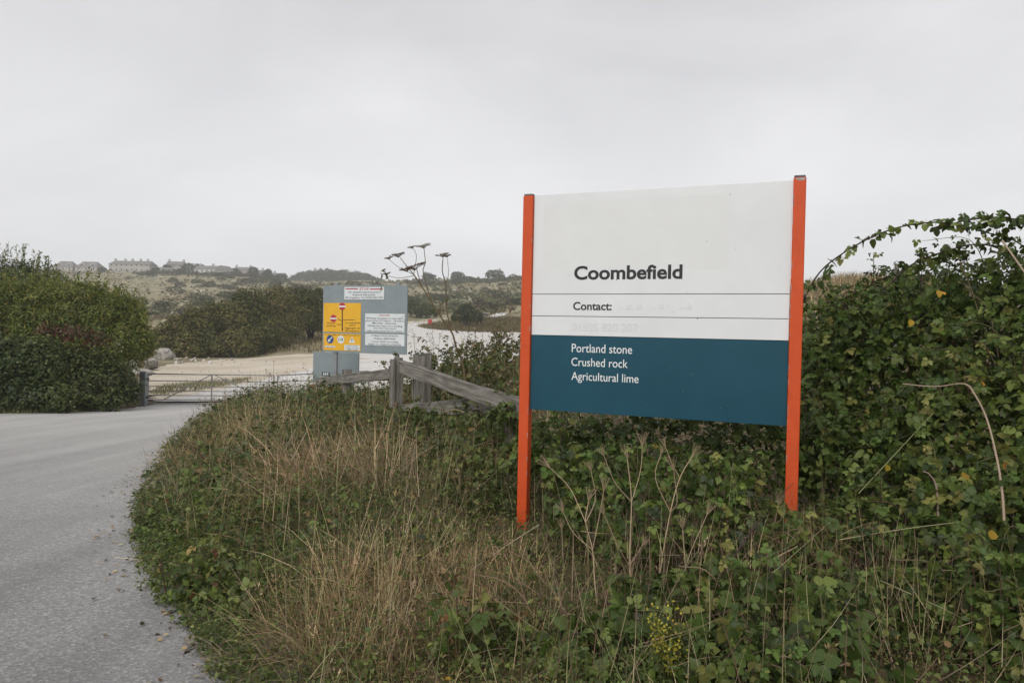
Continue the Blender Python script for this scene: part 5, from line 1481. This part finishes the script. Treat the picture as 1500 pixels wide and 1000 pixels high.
gweeds = [(300, 590, 10), (318, 584, 10.5), (338, 588, 11), (372, 578, 11.5), (408, 530, 13), (412, 560, 12), (398, 548, 13), (432, 545, 13.5), (446, 550, 13.5), (420, 575, 12), (390, 575, 12.5), (355, 590, 12)]
for k, (px_, py_, d_) in enumerate(gweeds):
    thin_weed('dead_weed', rank(gweeds, k, 12) + ' of the thin brown headed weeds in front of the steel gates', px_, py_, d_, 630 + k, 'dead weeds in front of the steel gates', lean=r.uniform(-8, 8), col=(.17, .12, .08))
kweeds = [(236, 728, 6.4, -26), (226, 752, 6.0, -22), (330, 600, 10.2, -14), (300, 650, 8.6, -30), (292, 655, 8.2, -28), (280, 668, 7.8, -26), (272, 684, 7.2, -24), (262, 704, 7.0, -22), (306, 662, 8.2, -20), (302, 622, 9, -16), (318, 612, 9.4, -10), (290, 640, 8.8, -20)]
for k, (px_, py_, d_, ln_) in enumerate(kweeds):
    thin_weed('knapweed', rank(kweeds, k, 12) + ' of the withered dark headed knapweeds leaning over the road edge', px_, py_, d_, 660 + k, 'knapweed leaning over the road edge', lean=ln_, col=(.12, .085, .05), head=(.055, .032, .025), nb=5)

# thorny dry cane hanging in front of the big bramble
pts = [at(x_, y_, d_) for x_, y_, d_ in ((1322, 562, 3.7), (1370, 566, 3.6), (1412, 562, 3.5), (1428, 578, 3.45), (1446, 615, 3.4), (1460, 670, 3.3), (1468, 720, 3.2), (1471, 762, 3.15))]
L = Leaves(); sp_ = smooth_path([p - pts[-1] for p in pts], 6); L.tube(sp_, np.linspace(.0028, .0058, len(sp_)), (.36, .27, .20), 6)
rr_ = random.Random(3)
for k in range(3, len(sp_) - 1):
    for _ in range(3):
        a = sp_[k].lerp(sp_[k + 1], rr_.random()); v = Vector((rr_.gauss(0, 1), rr_.gauss(0, 1), rr_.gauss(0, .5))).normalized() * .014
        L.tube([a, a + v], [.002, .0004], (.30, .19, .13), 3)
tag(link('dead_bramble_cane', L.mesh('dead_bramble_cane', M_STEM), None, Matrix.Translation(pts[-1])), 'bare pale thorny cane bent over in front of the big bramble', 'dead cane')
def stick(label, pth, r0, r1, col, name='dry_stalk', cat='dry stalk', group=None):
    P = [at(*p) for p in pth]; sq = smooth_path([p - P[0] for p in P], 5) if len(P) > 2 else [P[0] - P[0], (P[1] - P[0]) * .5, P[1] - P[0]]
    L = Leaves(); L.tube(sq, np.linspace(r0, r1, len(sq)), col, 5)
    return tag(link(name, L.mesh(name, M_STEM), None, Matrix.Translation(P[0])), label, cat, group)
stick('straight pale green stem slanting across the big bramble below the bent cane', [(1258, 722, 3.9), (1366, 606, 4.0)], .003, .0018, (.24, .25, .12))
stick('short broken pale stick sloping down at the right edge of the big bramble', [(1468, 352, 3.9), (1510, 412, 3.8)], .006, .005, (.40, .31, .23))
stick('forked pale dead stem low in the brambles at bottom right', [(1318, 945, 2.9), (1370, 885, 3.0), (1398, 845, 3.05), (1412, 820, 3.1)], .005, .003, (.33, .25, .17))
stick('bleached hooked twig in the bramble shade below the bent cane', [(1375, 770, 3.5), (1372, 715, 3.5), (1362, 695, 3.5), (1352, 690, 3.5)], .006, .003, (.30, .22, .18))
stick('long straw stem lying almost level across the brambles at lower right', [(1230, 790, 3.3), (1320, 775, 3.3), (1405, 764, 3.3)], .0025, .0015, (.36, .32, .18))
stick('second long thin stem crossing the brambles under the level one', [(1290, 850, 3.0), (1400, 900, 2.9), (1500, 960, 2.8)], .0025, .0015, (.33, .3, .17))
stick('pale straw stem lying towards the foot of the right orange post', [(1118, 826, 3.2), (1168, 800, 3.3)], .004, .003, (.40, .30, .18))
stick('dark purple bramble stem rising among the leaves left of the right post', [(1062, 840, 3.2), (1085, 800, 3.25), (1110, 765, 3.3)], .006, .004, (.06, .035, .035))
stick('pale bleached stem leaning left across the foot of the left orange post', [(690, 835, 3.9), (740, 800, 4.0), (790, 768, 4.1)], .004, .0025, (.36, .31, .22))
stick('bent pale grass stem arching above the lower fence rail', [(705, 640, 6.5), (690, 610, 6.6), (668, 600, 6.6), (650, 603, 6.6)], .006, .003, (.36, .28, .18))
stick('dry twig lying on the tarmac edge beside the weeds', [(168, 816, 5.0), (190, 818, 4.9), (214, 820, 4.8)], .004, .002, (.5, .42, .3))

# yellow flowered weed
yb = at(975, 985, 2.5); base = Vector((yb.x, yb.y, G(yb.x, yb.y)))
yw = thing('yellow_flowered_weed', 'bushy sprig of tiny yellow flowers at the bottom among the bramble leaves', 'wild flower', base)
S, L = Leaves(), Leaves(); rg = np.random.default_rng(13); rr_ = random.Random(13)
for k in range(16):
    tip = at(rr_.uniform(950, 1000), rr_.uniform(870, 965), 2.46 + rr_.uniform(-.06, .06)) - base
    sq = smooth_path([Vector((0, 0, 0)), tip * .5 + Vector((rr_.uniform(-.02, .02), 0, .01)), tip], 4); S.tube(sq, np.linspace(.002, .001, len(sq)), (.10, .11, .04), 3)
    m_ = 22; tt = rg.uniform(.55, 1.02, m_)[:, None]; P = np.array(tip) * tt + rg.normal(0, .012, (m_, 3))
    L.add(T_OV, P, basis(rg.normal(size=P.shape) + np.array([0, -.3, .6]), rg), .011, palette([(.42, .36, .04), (.30, .30, .05)], [2, 1], m_, rg))
S.build('stem', M_STEM, yw); L.build('blossom', M_LEAF, yw, kind='stuff')
def small_flower(label, px, py, col, size, group=None, name='small_flower'):
    d_ = None
    g = on_ground(px, py + 14); dd = -(CAM.inverted() @ g).z; top = at(px, py, dd)
    g = Vector((top.x, top.y, G(top.x, top.y)))
    L = Leaves(); L.tube([Vector((0, 0, 0)), (top - g) * .5 + Vector((.004, 0, 0)), top - g], [.0015, .0013, .001], (.07, .09, .03), 3)
    rg = np.random.default_rng(int(px)); m_ = 12
    an = np.arange(m_) * 2 * PI / m_; dirs = np.stack([np.cos(an), np.sin(an) * .9 - .1, .35 + 0 * an], 1)
    y = dirs / np.linalg.norm(dirs, axis=1)[:, None]; nrm = np.array([0, -.3, 1.0]) - (y @ np.array([0, -.3, 1.0]))[:, None] * y; nrm /= np.linalg.norm(nrm, axis=1)[:, None]
    R = np.stack([np.cross(y, nrm), y, nrm], -1)
    L.add(T_OV, np.repeat(np.array([tuple(top - g)]), m_, 0), R, size, palette([col], [1], m_, rg, .1))
    tag(link(name, L.mesh(name, M_LEAF), None, Matrix.Translation(g)), label, 'wild flower', group)
small_flower('bright yellow dandelion like flower nearest the road in the green weeds', 263, 789, (.72, .46, .02), .018)
small_flower('smaller yellow flower just right of the road edge dandelion', 282, 804, (.68, .42, .02), .014)
small_flower('tiny yellow flower low at the very road edge', 213, 811, (.6, .4, .02), .012)
small_flower('yellow flower at the very bottom of the verge below the left post', 657, 994, (.75, .48, .02), .016)
small_flower('tiny white flower beside the yellow ones in the roadside weeds', 289, 812, (.7, .7, .68), .013)
small_flower('tiny white flower in the grass above the bottom middle', 553, 955, (.7, .7, .68), .009)
small_flower('single orange leaf-like flower beside the left orange post', 757, 620, (.7, .3, .02), .02)
small_flower('tiny yellow flower in the dry grass left of the post foot', 538, 832, (.6, .45, .03), .012)

# timber post on the skyline and its wires beyond the big bramble
fp = at(1313, 420, 16); g = Vector((fp.x, fp.y, G(fp.x, fp.y)))
ft = thing('fence_post', 'pale timber fence post top showing above the reddish bramble on the skyline', 'fence post', g)
MB().box(-.04, .04, -.04, .04, -.2, at(1313, 388, 16).z - g.z, bev=.008).build('post', m_wood_v, ft)

# grass on the skyline bank right of the sign, and the grassy island in the track
rng = np.random.default_rng(88)
n = 9000; u = rng.uniform(.35, .66, n); d = rng.uniform(30, 62, n); X, Y = u * d, d
V, F, C = blades(np.stack([X, Y, ground(X, Y)], 1), rng.uniform(0, 6.3, n), rng.uniform(.3, .9, n), np.full(n, .035), np.abs(rng.normal(0, .3, n)), rng.uniform(0, 1, n), palette(STRAW + [(.09, .10, .04)], [3, 3, 1, 1, 3], n, rng), rng, 3)
L = Leaves().raw(V, F, C)
tag(L.build('bank_grass', M_DRY), 'dry grass on the skyline bank beyond the big bramble', 'grass', kind='stuff')
isl = gp([(612, 479), (640, 474), (668, 470), (690, 466), (716, 467), (768, 467), (768, 489), (720, 488), (690, 487), (650, 485), (622, 482)])
poly = np.array([(p[0], p[1]) for p in isl])
n = 26000; X = rng.uniform(poly[:, 0].min(), poly[:, 0].max(), n); Y = rng.uniform(poly[:, 1].min(), poly[:, 1].max(), n)
ins = np.zeros(n, bool); j = len(poly) - 1
for i in range(len(poly)):
    a, b_ = poly[i], poly[j]; ins ^= ((a[1] > Y) != (b_[1] > Y)) & (X < (b_[0] - a[0]) * (Y - a[1]) / (b_[1] - a[1] + 1e-9) + a[0]); j = i
X, Y = X[ins], Y[ins]; n = len(X)
V, F, C = blades(np.stack([X, Y, ground(X, Y) + .05], 1), rng.uniform(0, 6.3, n), rng.uniform(.25, .7, n), np.full(n, .07), np.abs(rng.normal(0, .4, n)), rng.uniform(0, 1, n), palette([(.07, .08, .03), (.14, .12, .05), (.22, .16, .08), (.14, .07, .04)], [3, 3, 2, 1], n, rng), rng, 3)
tag(Leaves().raw(V, F, C).build('island_grass', M_DRY), 'strip of rough grass between the two arms of the pale track', 'grass', kind='stuff')
rng = np.random.default_rng(33)
L = Leaves()
for (x0_, x1_, y0_, y1_, n_, s0, s1) in ((560, 766, 474, 512, 260, .04, .2), (250, 470, 526, 560, 60, .03, .09), (250, 340, 526, 534, 30, .06, .2), (600, 640, 470, 480, 40, .1, .3)):
    P = np.array([tuple(on_ground(rng.uniform(x0_, x1_), rng.uniform(y0_, y1_))) for _ in range(n_)]) + np.array([0, 0, .09])
    L.add(T_BERRY, P, basis(rng.normal(size=P.shape), rng), np.exp(rng.uniform(math.log(s0), math.log(s1), n_)) * 1.6, palette([(.50, .47, .42), (.34, .31, .27), (.6, .57, .52)], [2, 2, 1], n_, rng, .12))
tag(L.build('stone_rubble', M_STEM), 'loose broken limestone strewn over the quarry yard', 'rubble', kind='stuff')
# green strip behind the gate and on the slope by the thicket
def patch_grass(name, label, polypx, n, h, wd, cols, w, seed):
    rng = np.random.default_rng(seed); pts_ = np.array([tuple(q) for q in gp(polypx)])
    X = rng.uniform(pts_[:, 0].min(), pts_[:, 0].max(), n); Y = rng.uniform(pts_[:, 1].min(), pts_[:, 1].max(), n)
    ins = np.zeros(n, bool); j = len(pts_) - 1
    for i in range(len(pts_)):
        a, b_ = pts_[i], pts_[j]; ins ^= ((a[1] > Y) != (b_[1] > Y)) & (X < (b_[0] - a[0]) * (Y - a[1]) / (b_[1] - a[1] + 1e-9) + a[0]); j = i
    X, Y = X[ins], Y[ins]; n = len(X)
    V, F, C = blades(np.stack([X, Y, ground(X, Y) + .04], 1), rng.uniform(0, 6.3, n), rng.uniform(.5, 1.2, n) * h, np.full(n, wd), np.abs(rng.normal(0, .4, n)), rng.uniform(0, 1.2, n), palette(cols, w, n, rng), rng, 3)
    tag(Leaves().raw(V, F, C).build(name, M_DRY), label, 'grass', kind='stuff')
patch_grass('gate_grass', 'strip of yellowish green grass just behind the left part of the gate', [(218, 578), (240, 566), (300, 561), (372, 555), (350, 564), (290, 574), (232, 582)], 3200, .22, .028, [(.13, .14, .045), (.19, .18, .07), (.27, .22, .12)], [3, 3, 3], 1)
patch_grass('slope_grass', 'tawny grass slope between the thicket and the notice board', [(350, 521), (400, 500), (440, 480), (472, 470), (490, 480), (490, 512), (440, 517)], 9000, .5, .07, [(.20, .16, .08), (.26, .2, .1), (.12, .11, .045)], [3, 2, 2], 2)
patch_grass('roadside_grass', 'short trampled grass along the foot of the roadside bushes', [(-60, 610), (0, 609), (110, 606), (200, 597), (206, 588), (180, 585), (0, 590)], 6000, .16, .014, [(.10, .11, .035), (.17, .14, .06), (.07, .085, .028)], [3, 2, 2], 3)

# litter of twigs and leaves on the tarmac edge
rng = np.random.default_rng(91)
n = 420; y = rng.uniform(2.2, 11, n); x = x_edge(y) - np.abs(rng.normal(0, .22, n)) - .02
P = np.stack([x, y, ground(x, y) + .026], 1); L = Leaves()
L.add(T_OV, P, basis(rng.normal(0, .25, P.shape) + np.array([0, 0, 1]), rng), rng.uniform(.01, .04, n), palette(STRAW + [(.05, .06, .025), (.05, .04, .03)], [2, 2, 1, 2, 2, 2], n, rng))
m_ = 1500; y = rng.uniform(2.2, 9, m_); x = x_edge(y) - np.abs(rng.normal(0, .14, m_)) + .1
P = np.stack([x, y, ground(x, y) + .02], 1); L.add(T_BERRY, P, basis(rng.normal(size=P.shape), rng), rng.uniform(.004, .013, m_), palette([(.30, .27, .23), (.22, .18, .13), (.4, .37, .33)], [2, 2, 1], m_, rng))
tag(L.build('leaf_litter', M_DRY), 'dead leaves and grit along the edge of the tarmac', 'litter', kind='stuff')

# ------------------------------------------------------------------ haze
hz = MB().box(-790, 790, -790, 790, -3.2, 75)
hm = bpy.data.materials.new('haze'); hm.use_nodes = True
ht = hm.node_tree; ht.nodes.clear()
vo_ = N(ht, 'ShaderNodeOutputMaterial'); pv = N(ht, 'ShaderNodeVolumePrincipled')
pv.inputs['Color'].default_value = (.93, .95, .97, 1); pv.inputs['Density'].default_value = .0007; pv.inputs['Anisotropy'].default_value = .2
ht.links.new(pv.outputs[0], vo_.inputs['Volume'])
hm.cycles.homogeneous_volume = True if hasattr(hm.cycles, 'homogeneous_volume') else False
tag(hz.build('haze', hm), kind='stuff')
